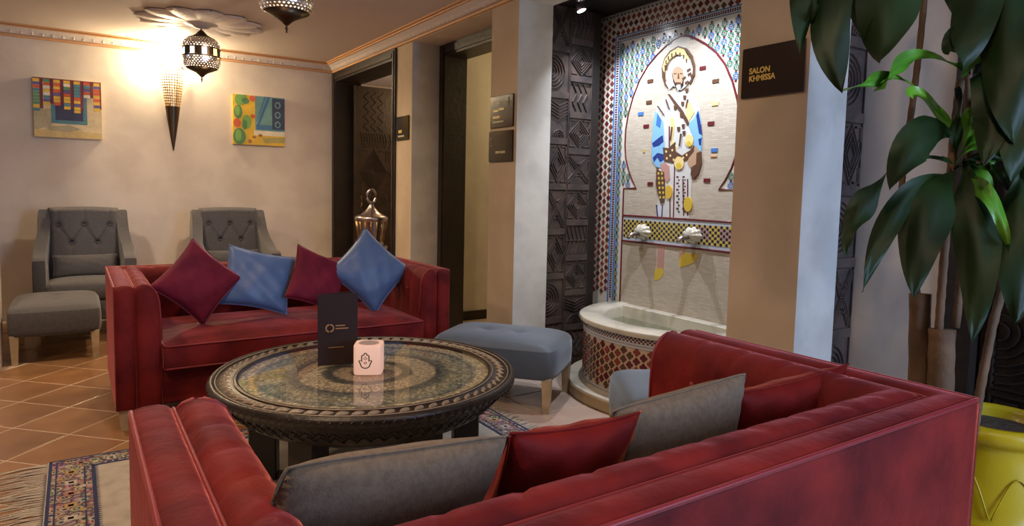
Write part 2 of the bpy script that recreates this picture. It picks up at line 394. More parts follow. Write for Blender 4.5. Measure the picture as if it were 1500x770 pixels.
# ------------------------------------------------------------------ doors
# first doorway, next to the back wall
d1 = struct(MB().box(XC-.02, XR, 7.14, YB, 0, 2.46).box(XC-.02, XR, 5.54, 5.60, 0, 2.46).box(XC-.02, XR, 5.60, 7.14, 2.36, 2.46).build('door_1', M['wood_dark']))
MB().box(XC-.03, XC-.02, 7.16, 7.2, 0, 2.44).box(XC-.03, XC-.02, 5.56, 5.58, 0, 2.44).box(XC-.03, XC-.02, 5.6, 7.14, 2.385, 2.42).build('frame_bead', M['wood_door'], d1)
lx0, lx1 = 2.56, 3.3
MB().box(lx0, lx1, 7.02, 7.07, .01, 2.33, bev=.004).build('leaf', M['wood_door'], d1)
cells = [('weave', .12, .5), ('cross', .5, .98), ('weave', .98, 1.14), ('lozenge', 1.14, 1.66), ('weave', 1.66, 1.84), ('zig', 1.84, 2.28)]
for k, a, b2 in cells:
    for q in range(2):
        xx = lx0+.05+q*(lx1-lx0-.08)/2; mb = MB(); motif(mb, k, xx+.01, xx+(lx1-lx0-.08)/2-.01, a+.01, b2-.01, .016, .006)
        mb.v = [(p[0], p[1]+7.02, p[2]) for p in mb.v]; mb.build('carved_panel', M['wood_door'], d1)
MB().tube([(lx0+.06, 7.0, 1.02), (lx0+.06, 6.97, 1.04), (lx0+.06, 6.97, 1.12), (lx0+.06, 7.0, 1.14)], .007).build('door_handle', M['brass'], d1)
sbox('trim_2', 2.7, 4.5, 6.0, 6.14, 2.42, 2.55, 'wood_dark')
# second doorway
d2 = struct(MB().box(XR-.015, XR+.2, 5.12, 5.22, 0, 2.46).box(XR-.015, XR+.2, 4.05, 4.13, 0, 2.46).box(XR-.015, XR+.2, 4.13, 5.12, 2.36, 2.46).build('door_2', M['wood_dark']))
MB().box(XR-.025, XR-.015, 5.135, 5.2, 0, 2.44).box(XR-.025, XR-.015, 4.13, 5.12, 2.38, 2.44).build('frame_bead', M['wood_dark'], d2)
# carved double door in the outer wall on the right
d3 = struct(MB().box(2.84, 2.95, 1.12, 1.235, 0, 2.5).box(2.84, 2.95, -.45, -.37, 0, 2.5).box(2.84, 2.95, -.37, 1.12, 2.4, 2.5).build('door_3', M['wood_dark']))
for q, (ya, yb) in enumerate(((1.115, .38), (.375, -.365))):
    wd = ya-yb; lo = MB().box(0, wd, 0, .04, .01, 2.395)
    lo.build('leaf', M['wood_dark'], d3, loc=(2.91, ya, 0), rz=-pi/2)
    for c in range(2):
        cw = (wd-.15)/2; x0 = .05+c*(cw+.05)
        for i, k in enumerate(['lozenge', 'arcs', 'cross', 'arcs', 'lozenge']):
            z0 = .08+i*.46; mb = MB(); motif(mb, k, x0+.012, x0+cw-.012, z0+.012, z0+.42, .022, .014)
            mb.ridge([(x0, z0), (x0+cw, z0), (x0+cw, z0+.432), (x0, z0+.432)], .014, .016, closed=True)
            mb.build('carved_panel', M['wood_dark'], d3, loc=(2.91, ya, 0), rz=-pi/2)

# ------------------------------------------------------------------ ceiling rosette and lamps
ros = thing('ceiling_rosette', 'scalloped raised ceiling rosette above the far hanging lantern', 'ceiling ornament', (.905, 6.08, CZ))  # raised petals around a central boss
pet = MB()
def petal_fn(u, v):
    a = (u-.5)*2; r = .13+.37*v; half = .118*sin(pi*min(1, .22+.60*v))**.8*(1 if v < .85 else sqrt(max(0, 1-((v-.85)/.15)**2))*.9+.1)
    edge = 1-abs(a)**3
    return (r-.02*abs(a), a*half, -.006-.024*edge*(.4+.6*sin(pi*min(1, v*.9+.1))))
pet.grid(petal_fn, 8, 10)
pme = pet.mesh('petal', M['crown_white'], True)
for i in range(12): link('petal', pme, ros, rz=2*pi*i/12)
MB().lathe([(.0, -.055), (.05, -.05), (.07, -.035), (.1, -.03), (.12, -.02), (.14, -.018), (.15, 0)], 32).build('boss', M['crown_white'], ros, True)
def lantern(loc, label, power):
    t = thing('hanging_lantern', label, 'lamp', loc, 0, 'pierced metal hanging lanterns')   # origin: ceiling fixing, z down
    zt = -.095; Rr = .145
    MB().lathe([(.04, 0), (.045, -.012), (.012, -.022), (.006, -.03), (.006, -.07)], 16).build('ceiling_rod', M['bronze'], t, True)
    def rad(s):  # s 0 top..1 bottom
        return Rr*(max(0, 1-abs(2*s-1)**4.2))**.40
    z_of = lambda s: zt-.02-.29*s
    MB().lathe([(.006, -.06), (.03, zt+.012), (.05, zt-.012), (rad(.06)+.004, z_of(.06)), (rad(.06), z_of(.075))], 24).build('top_cap', M['bronze'], t, True)
    def lattice(s0, s1, rows):
        mb = MB(); n = 36
        for r_ in range(rows):
            sa = s0+(s1-s0)*r_/rows; sb = s0+(s1-s0)*(r_+1)/rows; sm = (sa+sb)/2
            for i in range(n):
                a0 = 2*pi*(i+(.5 if r_ % 2 else 0))/n; da = 2*pi/n
                def P(a, s, k=0): r2 = rad(s)+k; return (r2*cos(a), r2*sin(a), z_of(s))
                o = [P(a0-da/2, sa), P(a0+da/2, sa), P(a0+da/2, sb), P(a0-da/2, sb)]
                q = .62; hs = (sb-sa)/2*q; ha = da/2*q
                c = [P(a0, sm-hs), P(a0+ha, sm), P(a0, sm+hs), P(a0-ha, sm)]
                mid = [P(a0, sa), P(a0+da/2, sm), P(a0, sb), P(a0-da/2, sm)]
                vs = [o[0], mid[0], o[1], mid[1], o[2], mid[2], o[3], mid[3]]+c
                mb.add(vs, [(0, 1, 8, 11, 7), (1, 2, 3, 9, 8), (3, 4, 5, 10, 9), (5, 6, 7, 11, 10)])
        return mb
    for a, b2, rws in ((.07, .34, 5), (.60, .90, 6)):
        tag(lattice(a, b2, rws).build('pierced_band', M['silver'], t, recalc=False), kind='stuff')
    mb = MB(); n = 10; prof = [(rad(s)+.002, z_of(s)) for s in (.34, .37)]; mb.lathe(prof, 30, cap=False)
    mb.lathe([(rad(s)+.002, z_of(s)) for s in (.56, .60)], 30, cap=False)
    for i in range(n):          # mullions between arched windows
        a = 2*pi*i/n; w_ = 2*pi/n*.30
        mb.grid(lambda u, v: ((rad(.37+.19*v)+.002)*cos(a-w_+2*w_*u), (rad(.37+.19*v)+.002)*sin(a-w_+2*w_*u), z_of(.37+.19*v)), 3, 3)
    wb_ = mb.build('window_band', M['bronze'], t, recalc=False)
    cols = [(1, .72, .2), (.3, .45, 1), (1, .85, .5), (.45, .65, 1)]
    for i in range(n):
        a = 2*pi*(i+.5)/n; w_ = 2*pi/n*.22; c = cols[i % 4]
        k = 'lamp_pane_%d' % (i % 4)
        if k not in M: M[k] = mat('coloured_glass', c, .2, emit=c, estr=2.2)
        MB().grid(lambda u, v: ((rad(.37+.19*v)-.003)*cos(a-w_+2*w_*u), (rad(.37+.19*v)-.003)*sin(a-w_+2*w_*u), z_of(.37+.19*v)), 2, 2).build('coloured_pane', M[k], wb_, recalc=False)
    MB().lathe([(rad(.9)+.003, z_of(.9)), (.05, z_of(1)-.004), (.028, z_of(1)-.02), (.014, z_of(1)-.035), (.005, z_of(1)-.04), (.005, z_of(1)-.052), (.011, z_of(1)-.056), (.005, z_of(1)-.06), (.004, z_of(1)-.078), (.0, z_of(1)-.08)], 24).build('finial', M['bronze'], t, True)
    if 'bulb' not in M: M['bulb'] = mat('frosted_bulb', (1, .9, .7), .5, emit=(1, .8, .5), estr=3)
    MB().lathe([(0, -.16), (.06, -.18), (.085, -.24), (.06, -.31), (0, -.33)], 20).build('bulb', M['bulb'], t, True)
    light('lantern_glow', 'POINT', Vector(loc)+Vector((0, 0, -.24)), power, (1, .8, .55), .12).data.use_shadow = True
    return t
lantern((.905, 6.08, CZ), 'pierced metal hanging lantern under the scalloped ceiling rosette, seen whole', 9)
lantern((.995, 3.8, CZ), 'nearer pierced metal hanging lantern cut off by the top of the picture', 4)
# wall sconce: long tapering half cone
sc = thing('wall_sconce', 'tall tapering pierced metal wall sconce between the two paintings', 'lamp', (.815, YB, 0))
def cone_pt(a, z, k=0):
    r = .105*((z-1.53)/(2.27-1.53))**.9+k if z < 2.27 else .105-.02*(z-2.27)/.1+k
    return (r*cos(a), -.02-r*sin(a)*.75, z)
mb = MB(); 
mb.grid(lambda u, v: cone_pt(pi*u, 1.55+.42*v), 14, 10)
mb.build('solid_shade', M['bronze'], sc, True, recalc=False)
mb = MB(); rows = 15; n = 13
for r_ in range(rows):
    z0 = 1.97+.37*r_/rows; z1 = 1.97+.37*(r_+1)/rows
    for i in range(n):
        a0 = pi*(i+.5)/n; da = pi/n
        o = [cone_pt(a0-da/2, z0), cone_pt(a0, z0), cone_pt(a0+da/2, z0), cone_pt(a0+da/2, (z0+z1)/2), cone_pt(a0+da/2, z1), cone_pt(a0, z1), cone_pt(a0-da/2, z1), cone_pt(a0-da/2, (z0+z1)/2)]
        q = .36+.22*r_/rows; c = [cone_pt(a0, (z0+z1)/2-(z1-z0)*q), cone_pt(a0+da*q, (z0+z1)/2), cone_pt(a0, (z0+z1)/2+(z1-z0)*q), cone_pt(a0-da*q, (z0+z1)/2)]
        mb.add(o+c, [(0, 1, 8, 11, 7), (1, 2, 3, 9, 8), (3, 4, 5, 10, 9), (5, 6, 7, 11, 10)])
tag(mb.build('pierced_shade', M['brass'], sc, recalc=False), kind='stuff')
MB().tube([(-.105, -.02, 2.33), (0, -.09, 2.45), (.105, -.02, 2.33)], .006).tube([cone_pt(pi*i/12, 2.34, .002) for i in range(13)], .005).build('pointed_rim', M['bronze'], sc)
MB().tube([(-.02, 0, 2.0), (-.05, -.03, 2.0), (-.06, -.03, 1.97)], .008).build('bracket', M['brass'], sc)
MB().lathe([(0, 2.27), (.025, 2.285), (.032, 2.32), (.02, 2.36), (0, 2.37)], 16, (0, -.06, 0)).build('bulb', mat('sconce_bulb', (1, .9, .7), .5, emit=(1, .86, .6), estr=60), sc, True)
light('sconce_glow', 'POINT', (.78, YB-.10, 2.42), 50, (1, .80, .50), .05)

# ------------------------------------------------------------------ paintings
def painting(name, label, x0, x1, z0, z1, shapes, cols):
    t = thing(name, label, 'painting', ((x0+x1)/2, YB-.002, (z0+z1)/2)); W = x1-x0; Hh = z1-z0
    MB().box(-W/2, W/2, -.03, 0, -Hh/2, Hh/2, bev=.003).build('canvas', cols[0], t)
    mb = MB()
    for i, (mi, poly) in enumerate(shapes):
        mb.add([(-W/2+W*p[0], -.0305-.00012*i, Hh/2-Hh*p[1]) for p in poly], [tuple(range(len(poly)))], mi)
    mb.build('painted_picture', cols, t, recalc=False); return t
def pm(c): return mat('oil_paint', c, .6, bump=(50, .5, .004), var=(9, tuple(min(1, q*1.25+.01) for q in c), .35, .65))
pc = [pm(c) for c in ((.55, .42, .18), (.6, .5, .3), (.07, .2, .25), (.03, .035, .09), (.55, .09, .03), (.65, .42, .04), (.10, .09, .25), (.62, .6, .5), (.09, .24, .12), (.16, .02, .03), (.35, .16, .04), (.36, .32, .2))]
def rc(a, b, c, d): return [(a, c), (b, c), (b, d), (a, d)]
sh = [(1, rc(0, 1, 0, 1)), (11, [(0, .55), (.3, .5), (.25, .8), (0, .9)]), (0, [(0, .88), (.4, .84), (1, .9), (1, 1), (0, 1)]), (11, [(.15, .82), (.5, .78), (.7, .84), (.5, .9), (.2, .88)]), (9, rc(0, 1, 0, .06)),
      (2, rc(.25, .78, .05, .76)), (3, rc(.31, .72, .1, .70))]
lens = [.55, .45, .45, .50, .55, .30, .5]
for k in range(7):
    x = .0+k*.147; ww = .095
    sh.append((9, rc(x+ww, x+ww+.045, 0, lens[k]*.95)))
    n = int(lens[k]/.055)
    for q in range(n): sh.append((random.choice([4, 5, 6, 7, 4, 5, 8, 2]), rc(x, x+ww, .02+q*.055, .02+(q+.9)*.055)))
sh = [(m_, [(min(1, a), b2) for a, b2 in p]) for m_, p in sh]
painting('painting', 'painting of striped hangings over a blue window, above the left armchair', -.28, .228, 1.62, 2.135, sh, pc)
qc = [pm(c) for c in ((.62, .40, .04), (.65, .42, .03), (.07, .2, .08), (.16, .34, .07), (.55, .10, .03), (.13, .28, .27), (.04, .12, .28), (.03, .045, .10), (.68, .62, .48), (.05, .16, .3), (.3, .12, .03), (.35, .3, .1))]
def ell(cx, cy, rx, ry, n=14, t=0): return [(cx+rx*cos(2*pi*i/n)*cos(t)-ry*sin(2*pi*i/n)*sin(t), cy+rx*cos(2*pi*i/n)*sin(t)+ry*sin(2*pi*i/n)*cos(t)) for i in range(n)]
sh = [(1, rc(0, 1, 0, 1)), (8, rc(.4, 1, .70, .8)), (0, [(.25, .8), (1, .8), (1, 1), (.25, 1)]), (11, [(.55, .85), (1, .82), (1, .93), (.6, .95)]),
      (5, rc(.42, 1, 0, .70)), (9, rc(.44, 1, .58, .68)), (7, rc(.75, 1, .02, .66)), (6, [(.66, 0), (.72, 0), (.5, .6), (.44, .64)]), (9, [(.6, .0), (.64, 0), (.47, .5), (.44, .55)])]
for q in range(3): sh.append((5, ell(.86, .16+q*.2, .06, .07))); sh.append((7, ell(.86, .16+q*.2, .035, .045)))
sh += [(3, ell(.15, .08, .11, .14, t=.3)), (2, ell(.24, .12, .07, .06)), (2, ell(.1, .35, .08, .14)), (3, ell(.09, .33, .05, .1)), (4, ell(.37, .06, .06, .06)), (4, ell(.38, .42, .05, .04)), (3, ell(.26, .54, .09, .14)), (2, ell(.22, .6, .05, .1)),
       (4, ell(.08, .57, .07, .09)), (2, ell(.12, .84, .12, .17)), (3, ell(.1, .82, .06, .12)), (10, ell(.4, .84, .04, .03)), (10, ell(.52, .80, .04, .03)), (10, ell(.32, .93, .04, .04))]
sh = [(m_, [(max(0, min(1, a)), max(0, min(1, b2))) for a, b2 in p]) for m_, p in sh]
painting('painting', 'painting of a green cactus beside a blue door, above the right armchair', 1.355, 1.866, 1.645, 2.145, sh, qc)

# ------------------------------------------------------------------ signs
def textmesh(body, size, mt, parent, loc, rot, sx=1, extr=.0006, name='lettering'):
    cu = bpy.data.curves.new('t', 'FONT'); cu.body = body; cu.size = size; cu.extrude = extr; cu.space_line = .95; cu.offset = size*.035
    ob = bpy.data.objects.new('t', cu); COL.objects.link(ob); bpy.context.view_layer.update()
    me = bpy.data.meshes.new_from_object(ob.evaluated_get(bpy.context.evaluated_depsgraph_get())); bpy.data.objects.remove(ob)
    me.materials.clear(); me.materials.append(mt)
    o = link(name, me, parent, loc, rot=rot); o.scale = (sx, 1, 1); return o
def sign(label, y0, y1, z0, z1):
    t = thing('wall_sign', label, 'sign', (XC-.001, y1, z0)); 
    MB().box(-.012, 0, -(y1-y0), 0, 0, z1-z0, bev=.002).build('plate', M['sign'], t); return t.children[0]
def bar(t, a, b2, z, h, mt, name='print_line'):   # a,b from the left edge
    MB().box(-.0135, -.0118, -b2, -a, z, z+h).build(name, M[mt], t)
s1 = sign('dark sign with gold SALON KHMISSA lettering on the pier right of the fountain', 1.585, 1.873, 1.655, 1.862)
textmesh('SALON\nKHMISSA', .033, M['gold'], s1, (-.0125, -.038, .098), (pi/2, 0, -pi/2), .95)
s2_ = sign('dark sign with several gold lines, upper one on the pier left of the fountain', 3.645, 3.925, 1.66, 1.868)
for a, b2, z, h, c in ((.05, .12, .155, .018, 'cream_print'), (.04, .10, .105, .014, 'gold'), (.108, .17, .112, .014, 'gold'), (.035, .12, .062, .014, 'gold'), (.035, .17, .032, .011, 'cream_print')): bar(s2_, a, b2, z, h, c)
MB().tube([(-.013, -.2, .165), (-.013, -.25, .165)], .003).tube([(-.013, -.228, .145), (-.013, -.228, .19)], .003).build('arrow', M['cream_print'], s2_)
s3 = sign('dark sign with a hooked arrow, lower of two on the pier left of the fountain', 3.645, 3.937, 1.432, 1.636)
bar(s3, .09, .14, .055, .016, 'cream_print'); bar(s3, .147, .21, .055, .016, 'cream_print')
MB().tube([(-.013, -.015, .15), (-.013, -.03, .165), (-.013, -.045, .15)], .0025).tube([(-.013, -.03, .165), (-.013, -.03, .11), (-.013, -.05, .11)], .0025).build('arrow', M['cream_print'], s3)
s4 = sign('small dark sign beside the carved door at the far corner', 5.262, 5.525, 1.655, 1.858)
bar(s4, .06, .13, .06, .026, 'gold'); bar(s4, .05, .18, .025, .015, 'cream_print')

# ------------------------------------------------------------------ mosaic wall panel of the niche
def flat(name, c, rough=.25): return mat(name, c, rough)
Z = {k: mat('zellige_'+k, c, .22, bump=(40, .15, .003)) for k, c in dict(
    cream=(.62, .58, .50), white=(.56, .56, .54), maroon=(.115, .018, .022), oxide=(.22, .05, .035), dark=(.03, .022, .02), green=(.05, .17, .12), blue=(.05, .16, .42), lblue=(.20, .42, .62),
    navy=(.02, .04, .20), brown=(.10, .05, .03), tan=(.42, .27, .17), pink=(.45, .24, .20), yellow=(.58, .42, .05), pyellow=(.72, .56, .24), ice=(.45, .50, .58), orange=(.6, .3, .12), gold=(.6, .38, .04)).items()}
ZK = list(Z); ZM = [Z[k] for k in ZK]; ZI = {k: i for i, k in enumerate(ZK)}
Z['brickbed'] = None
def brick_mat():
    m = bpy.data.materials.new('beige_brick_zellige'); m.use_nodes = True; nt = m.node_tree; N = nt.nodes; L = nt.links; b = N['Principled BSDF']; b.inputs['Roughness'].default_value = .4
    tc = N.new('ShaderNodeTexCoord'); sp = N.new('ShaderNodeSeparateXYZ'); cb = N.new('ShaderNodeCombineXYZ'); L.new(tc.outputs['Object'], sp.inputs[0])
    L.new(sp.outputs['X'], cb.inputs['X']); L.new(sp.outputs['Z'], cb.inputs['Y'])
    br = N.new('ShaderNodeTexBrick'); br.inputs['Scale'].default_value = 1; br.inputs['Brick Width'].default_value = .05; br.inputs['Row Height'].default_value = .0115; br.inputs['Mortar Size'].default_value = .0012
    br.inputs['Color1'].default_value = (.52, .46, .37, 1); br.inputs['Color2'].default_value = (.43, .37, .29, 1); br.inputs['Mortar'].default_value = (.38, .33, .25, 1)
    L.new(cb.outputs[0], br.inputs['Vector']); L.new(br.outputs['Color'], b.inputs['Base Color'])
    bp = N.new('ShaderNodeBump'); bp.inputs['Strength'].default_value = .6; bp.inputs['Distance'].default_value = .004; bp.invert = True
    L.new(br.outputs['Fac'], bp.inputs['Height']); L.new(bp.outputs['Normal'], b.inputs['Normal']); return m
BRM = brick_mat()
YC = 2.97     # arch axis ; local x = YC - y  (panel faces -X world, local front is -y)
mo = thing('mosaic_panel', 'tall zellige mosaic wall picture of a robed water seller in the fountain niche', 'mosaic', (XM, YC, 0), -pi/2)
WB = .785; ZT = 2.476
MB().box(-WB, WB, -.012, 0, .3, ZT).build('tile_ground', Z['cream'], mo)
# arch opening outline (right half, local x>=0), from the top down
half = [(0, 2.226), (.05, 2.218), (.12, 2.186), (.2, 2.14), (.28, 2.08), (.35, 2.0), (.41, 1.89), (.45, 1.78), (.47, 1.676), (.472, 1.57), (.46, 1.48), (.43, 1.40), (.39, 1.33), (.345, 1.275)]
arch = [(-x, z) for x, z in reversed(half)]+half[1:]
poly = arch+[(.47, 1.275), (.47, .45), (-.47, .45), (-.47, 1.275)]
mb = MB(); n = len(poly); ctr = (0, 1.5)
ys = -.0135
vs = [(x, ys, z) for x, z in poly]
mb.add(vs, [tuple(range(len(arch)-1, -1, -1)), tuple(reversed([len(arch), len(arch)+1, len(arch)+2, len(arch)+3]))])
mb.build('brick_field', BRM, mo, recalc=False)
def band(pts, wd, col, name='mosaic_line', y=-.012, closed=False, hh=.005, seg=None):
    m_ = MB().ridge(pts, wd, hh, closed=closed); m_.v = [(p[0], p[1]+y, p[2]) for p in m_.v]
    return m_.build(name, Z[col], mo, recalc=True)
band([(-.47, .45), (-.47, 1.275), (-.345, 1.275)]+arch[1:-1]+[(.345, 1.275), (.47, 1.275), (.47, .45)], .016, 'maroon', 'arch_border', -.0125)
# square frame lines: blue, dotted, blue
fx, fz = .60, 2.322
for o, wd, c in ((0, .014, 'blue'), (.05, .012, 'blue')):
    band([(-fx+o, .45), (-fx+o, fz-o*.75), (fx-o, fz-o*.75), (fx-o, .45)], wd, c, 'blue_line')
mb = MB()   # dotted strip between the blue lines and strip at the very top
def sq(mb, x, z, a, col, y=-.0135, rot=pi/4):
    mb.add([(x+a*cos(rot+k*pi/2), y-.002, z+a*sin(rot+k*pi/2)) for k in range(4)]+[(x+a*1.15*cos(rot+k*pi/2), y+.002, z+a*1.15*sin(rot+k*pi/2)) for k in range(4)],
           [(3, 2, 1, 0)]+[(k, (k+1) % 4, (k+1) % 4+4, k+4) for k in range(4)], ZI[col])
k = 0; z = .5
while z < fz-.03:
    for s_ in (-1, 1):
        for q in (-.006, .006): sq(mb, s_*(fx-.025)+q, z, .0055, 'navy' if k % 2 else 'maroon')
    z += .0165; k += 1
x = -fx+.03
while x < fx-.03:
    for q in (-.005, .005): sq(mb, x, fz-.019+q, .0055, 'navy' if k % 2 else 'maroon')
    x += .0165; k += 1
x = -WB+.01
while x < WB-.01:
    sq(mb, x, ZT-.012, .007, 'dark' if k % 2 else 'ice', rot=pi/4); k += 1; x += .0185
tag(mb.build('dotted_strip', ZM, mo, recalc=False), kind='stuff')
# star field
def inside_arch(x, z, mg=.02):
    x = abs(x)
    if z < 1.275: return x < .47+mg
    for i in range(len(half)-1):
        (xa, za), (xb, zb) = half[i], half[i+1]
        if zb <= z <= za: return x < xa+(xb-xa)*(z-za)/(zb-za)+mg
    return False
mb = MB(); pitch = .052
def star(mb, x, z, r1, r2, n, col, y=-.0155):
    vs = [(x, y-.001, z)]+[(x+(r1 if k % 2 else r2)*cos(pi*k/n), y, z+(r1 if k % 2 else r2)*sin(pi*k/n)) for k in range(2*n)]
    mb.add(vs, [(0, (k+1) % (2*n)+1, k+1) for k in range(2*n)], ZI[col])
nz = int((2.27-.5)/pitch)
for i in range(-11, 12):
    for j in range(nz+1):
        x = i*pitch*.92+(0); z = 2.262-j*pitch-(pitch/2 if i % 2 else 0)
        if abs(x) > fx-.062 or z > 2.255: continue
        if inside_arch(x, z, .026): continue
        for q in range(8):
            a = q*pi/4+pi/8; cx, cz = x+.0155*cos(a), z+.0155*sin(a)
            mb.add([(cx+.0095*cos(a), -.0155, cz+.0095*sin(a)), (cx-.0055*sin(a), -.0155, cz+.0055*cos(a)), (cx-.0085*cos(a), -.0155, cz-.0085*sin(a)), (cx+.0055*sin(a), -.0155, cz-.0055*cos(a))], [(0, 1, 2, 3)], ZI['green'] if (i+j) % 3 else ZI['blue'])
        star(mb, x, z, .003, .006, 4, 'maroon')
        for q in range(8):
            a = q*pi/4; star(mb, x+.024*cos(a), z+.024*sin(a), .002, .0042, 4, 'green')
for i in range(-11, 12):
    for j in range(nz+2):
        x = i*pitch*.92; z = 2.262-j*pitch+(pitch/2 if i % 2 == 0 else 0)
        if abs(x) > fx-.062 or inside_arch(x, z, .02) or z > 2.262: continue
        star(mb, x, z, .0075, .0085, 5, 'maroon' if (i*3+j) % 4 else 'dark')
tag(mb.build('star_field', ZM, mo, recalc=False), kind='stuff')
# quatrefoil tiles: every one a part
def quat_mesh(s, name='quatrefoil_tile', th=.004):
    pts = []
    for k in range(4):
        a = k*pi/2; cx, cz = s*.52*cos(a), s*.52*sin(a)
        for q in range(5):
            b2 = a-pi*.62+q*pi*1.24/4; pts.append((cx+s*.46*cos(b2), cz+s*.46*sin(b2)))
    n = len(pts); vs = [(0, -th*1.2, 0)]+[(x*.9, -th, z*.9) for x, z in pts]+[(x, 0, z) for x, z in pts]
    fs = [(0, i+1, (i+1) % n+1) for i in range(n)]+[(i+1, i+1+n, (i+1) % n+1+n, (i+1) % n+1) for i in range(n)]
    return vs, fs
qvs, qfs = quat_mesh(.0205)
qme = []
for c in ('oxide', 'maroon', 'brown'):
    me = MB().add([p for p in qvs], qfs).mesh('quatrefoil_tile', Z[c]); 
    import bmesh
    bm = bmesh.new(); bm.from_mesh(me); bmesh.ops.recalc_face_normals(bm, faces=bm.faces); bm.to_mesh(me); bm.free(); qme.append(me)
cnt = 0; rest = MB()
rows = []
for c in range(4):
    for j in range(46):
        x = -WB+.028+c*.0435; z = 2.43-j*.050-(.025 if c % 2 else 0)
        if z < .52: continue
        rows.append((x, z)); rows.append((-x, z))
for r_ in range(3):
    for j in range(30):
        x = -.58+j*.050+(.025 if r_ % 2 else 0); z = 2.43-r_*.0435
        if x > .6: continue
        rows.append((x, z))
rows.sort(key=lambda p: (p[0] > .5))       # those in view first
for x, z in rows:
    if cnt < 290: link('quatrefoil_tile', qme[random.choice([0, 0, 0, 1, 2])], mo, (x, -.012, z)); cnt += 1
    else: rest.add([(p[0]+x, p[1]-.012, p[2]+z) for p in qvs], qfs)
if rest.v: tag(rest.build('quatrefoil_tiles', Z['oxide'], mo), kind='stuff')
# horizontal zellige band behind the legs
zb0, zb1 = .905, 1.092
MB().box(-.46, .46, -.0165, -.013, zb0, zb1).build('band_ground', Z['ice'], mo)
band([(-.46, zb1-.006), (.46, zb1-.006)], .014, 'maroon', 'band_line', -.0155)
band([(-.46, zb0+.006), (.46, zb0+.006)], .014, 'maroon', 'band_line', -.0155)
mb = MB(); ni = 44; nj = 7
for i in range(ni):
    for j in range(nj):
        x = -.455+.91*(i+.5)/ni; z = zb0+.034+(zb1-zb0-.066)*(j+.5)/nj; a = .0084
        c = 'yellow' if (i+j) % 2 else 'dark'
        if (i in range(31, 36) or i in range(40, 44)) and 2 <= j <= 5 and (i+j) % 2: c = 'pink'
        mb.add([(x-a, -.0185, z-a), (x+a, -.0185, z-a), (x+a, -.0185, z+a), (x-a, -.0185, z+a)], [(0, 1, 2, 3)], ZI[c])
tag(mb.build('checker_pieces', ZM, mo, recalc=False), kind='stuff')
# the robed figure and the single coloured bricks: measured on the wall plane
def on_wall(u, v):
    d_ = (u-CX)/FPX*rt+(v-CY)/FPX*dn+fw; t = XM/d_.x; p = CAM+d_*t
    return (YC-p.y, p.z)
lay = [0]
def shape(name, col, px, h=.004, label=None):
    lay[0] += 1; y = -.0150-.00009*lay[0]
    pts = [on_wall(*p) for p in px]
    o = MB().prism(pts, y, -.013).build(name, Z[col], mo)
    if label: o['label'] = label
    return o
for x, y, c in ((1032, 100, 'maroon'), (1051, 119, 'brown'), (955, 119, 'brown'), (953, 150, 'brown'), (941, 167, 'blue'), (949, 185, 'maroon'), (1044, 181, 'maroon'), (1049, 220, 'blue'),
                (955, 269, 'maroon'), (1038, 264, 'maroon'), (1050, 152, 'pyellow'), (946, 221, 'yellow'), (1048, 229, 'orange')):
    cx_, cz_ = on_wall(x, y); h_ = .011 if c not in ('orange',) else .004
    w_ = .024 if c != 'yellow' else .006
    MB().box(cx_-w_, cx_+w_, -.018, -.013, cz_-h_, cz_+h_).build('coloured_brick', Z[c], mo)
# legs first
shape('leg', 'pink', [(967, 346), (977, 346), (974, 394), (965, 393)]); shape('leg', 'tan', [(996, 334), (1008, 327), (1006, 366), (998, 388)])
shape('slipper', 'yellow', [(962, 395), (969, 391), (974, 394), (974, 400), (969, 408), (961, 411), (961, 402)])
shape('slipper', 'yellow', [(997, 380), (1001, 374), (1006, 370), (1015, 372), (1023, 371), (1024, 376), (1018, 384), (1010, 388), (998, 391)])
shape('trouser', 'white', [(966, 315), (985, 315), (986, 330), (981, 347), (966, 349)]); shape('trouser', 'white', [(994, 315), (1012, 315), (1012, 326), (1003, 334), (996, 332)])
shape('trouser_pattern', 'blue', [(976, 320), (985, 318), (986, 324), (979, 330), (980, 340), (974, 348), (973, 340), (977, 334), (974, 327)])
shape('trouser_pattern', 'blue', [(1000, 318), (1008, 315), (1009, 325), (1004, 332), (1001, 328)])
shape('robe', 'white', [(963, 162), (968, 152), (978, 143), (988, 136), (1008, 134), (1019, 140), (1028, 160), (1024, 190), (1019, 220), (1016, 262), (1014, 300), (1012, 319), (965, 320), (967, 250), (972, 222), (974, 190)])
for a in ((964, 300, 966, 318), (973, 300, 972, 318), (984, 290, 984, 318), (991, 240, 989, 318), (1003, 262, 1004, 316), (1010, 262, 1010, 316), (983, 185, 983, 215)):
    shape('robe_stripe', 'maroon' if a[0] > 980 else 'navy', [(a[0]-.9, a[1]), (a[0]+.9, a[1]), (a[2]+.9, a[3]), (a[2]-.9, a[3])])
for i in range(12):
    for xx in (995, 1004): shape('robe_bead', 'maroon', [(xx-1.6, 258+i*4.6), (xx+1.6, 258+i*4.6), (xx+1.6, 260.4+i*4.6), (xx-1.6, 260.4+i*4.6)]) if i % 2 == 0 else shape('robe_bead', 'dark', [(xx+1, 258+i*4.6), (xx+3, 258+i*4.6), (xx+3, 260+i*4.6), (xx+1, 260+i*4.6)])
shape('sash', 'pyellow', [(985, 172), (990, 174), (991, 185), (988, 205), (994, 215), (992, 235), (1002, 245), (996, 250), (988, 236), (985, 200)])
shape('sash', 'pyellow', [(1007, 152), (1014, 150), (1020, 165), (1012, 178), (1008, 170)])
shape('sleeve', 'lblue', [(963, 162), (974, 178), (976, 210), (976, 238), (970, 246), (964, 244), (958, 235), (958, 205), (960, 180)])
shape('sleeve_pattern', 'navy', [(958, 210), (968, 202), (974, 198), (975, 208), (968, 214), (960, 216)])
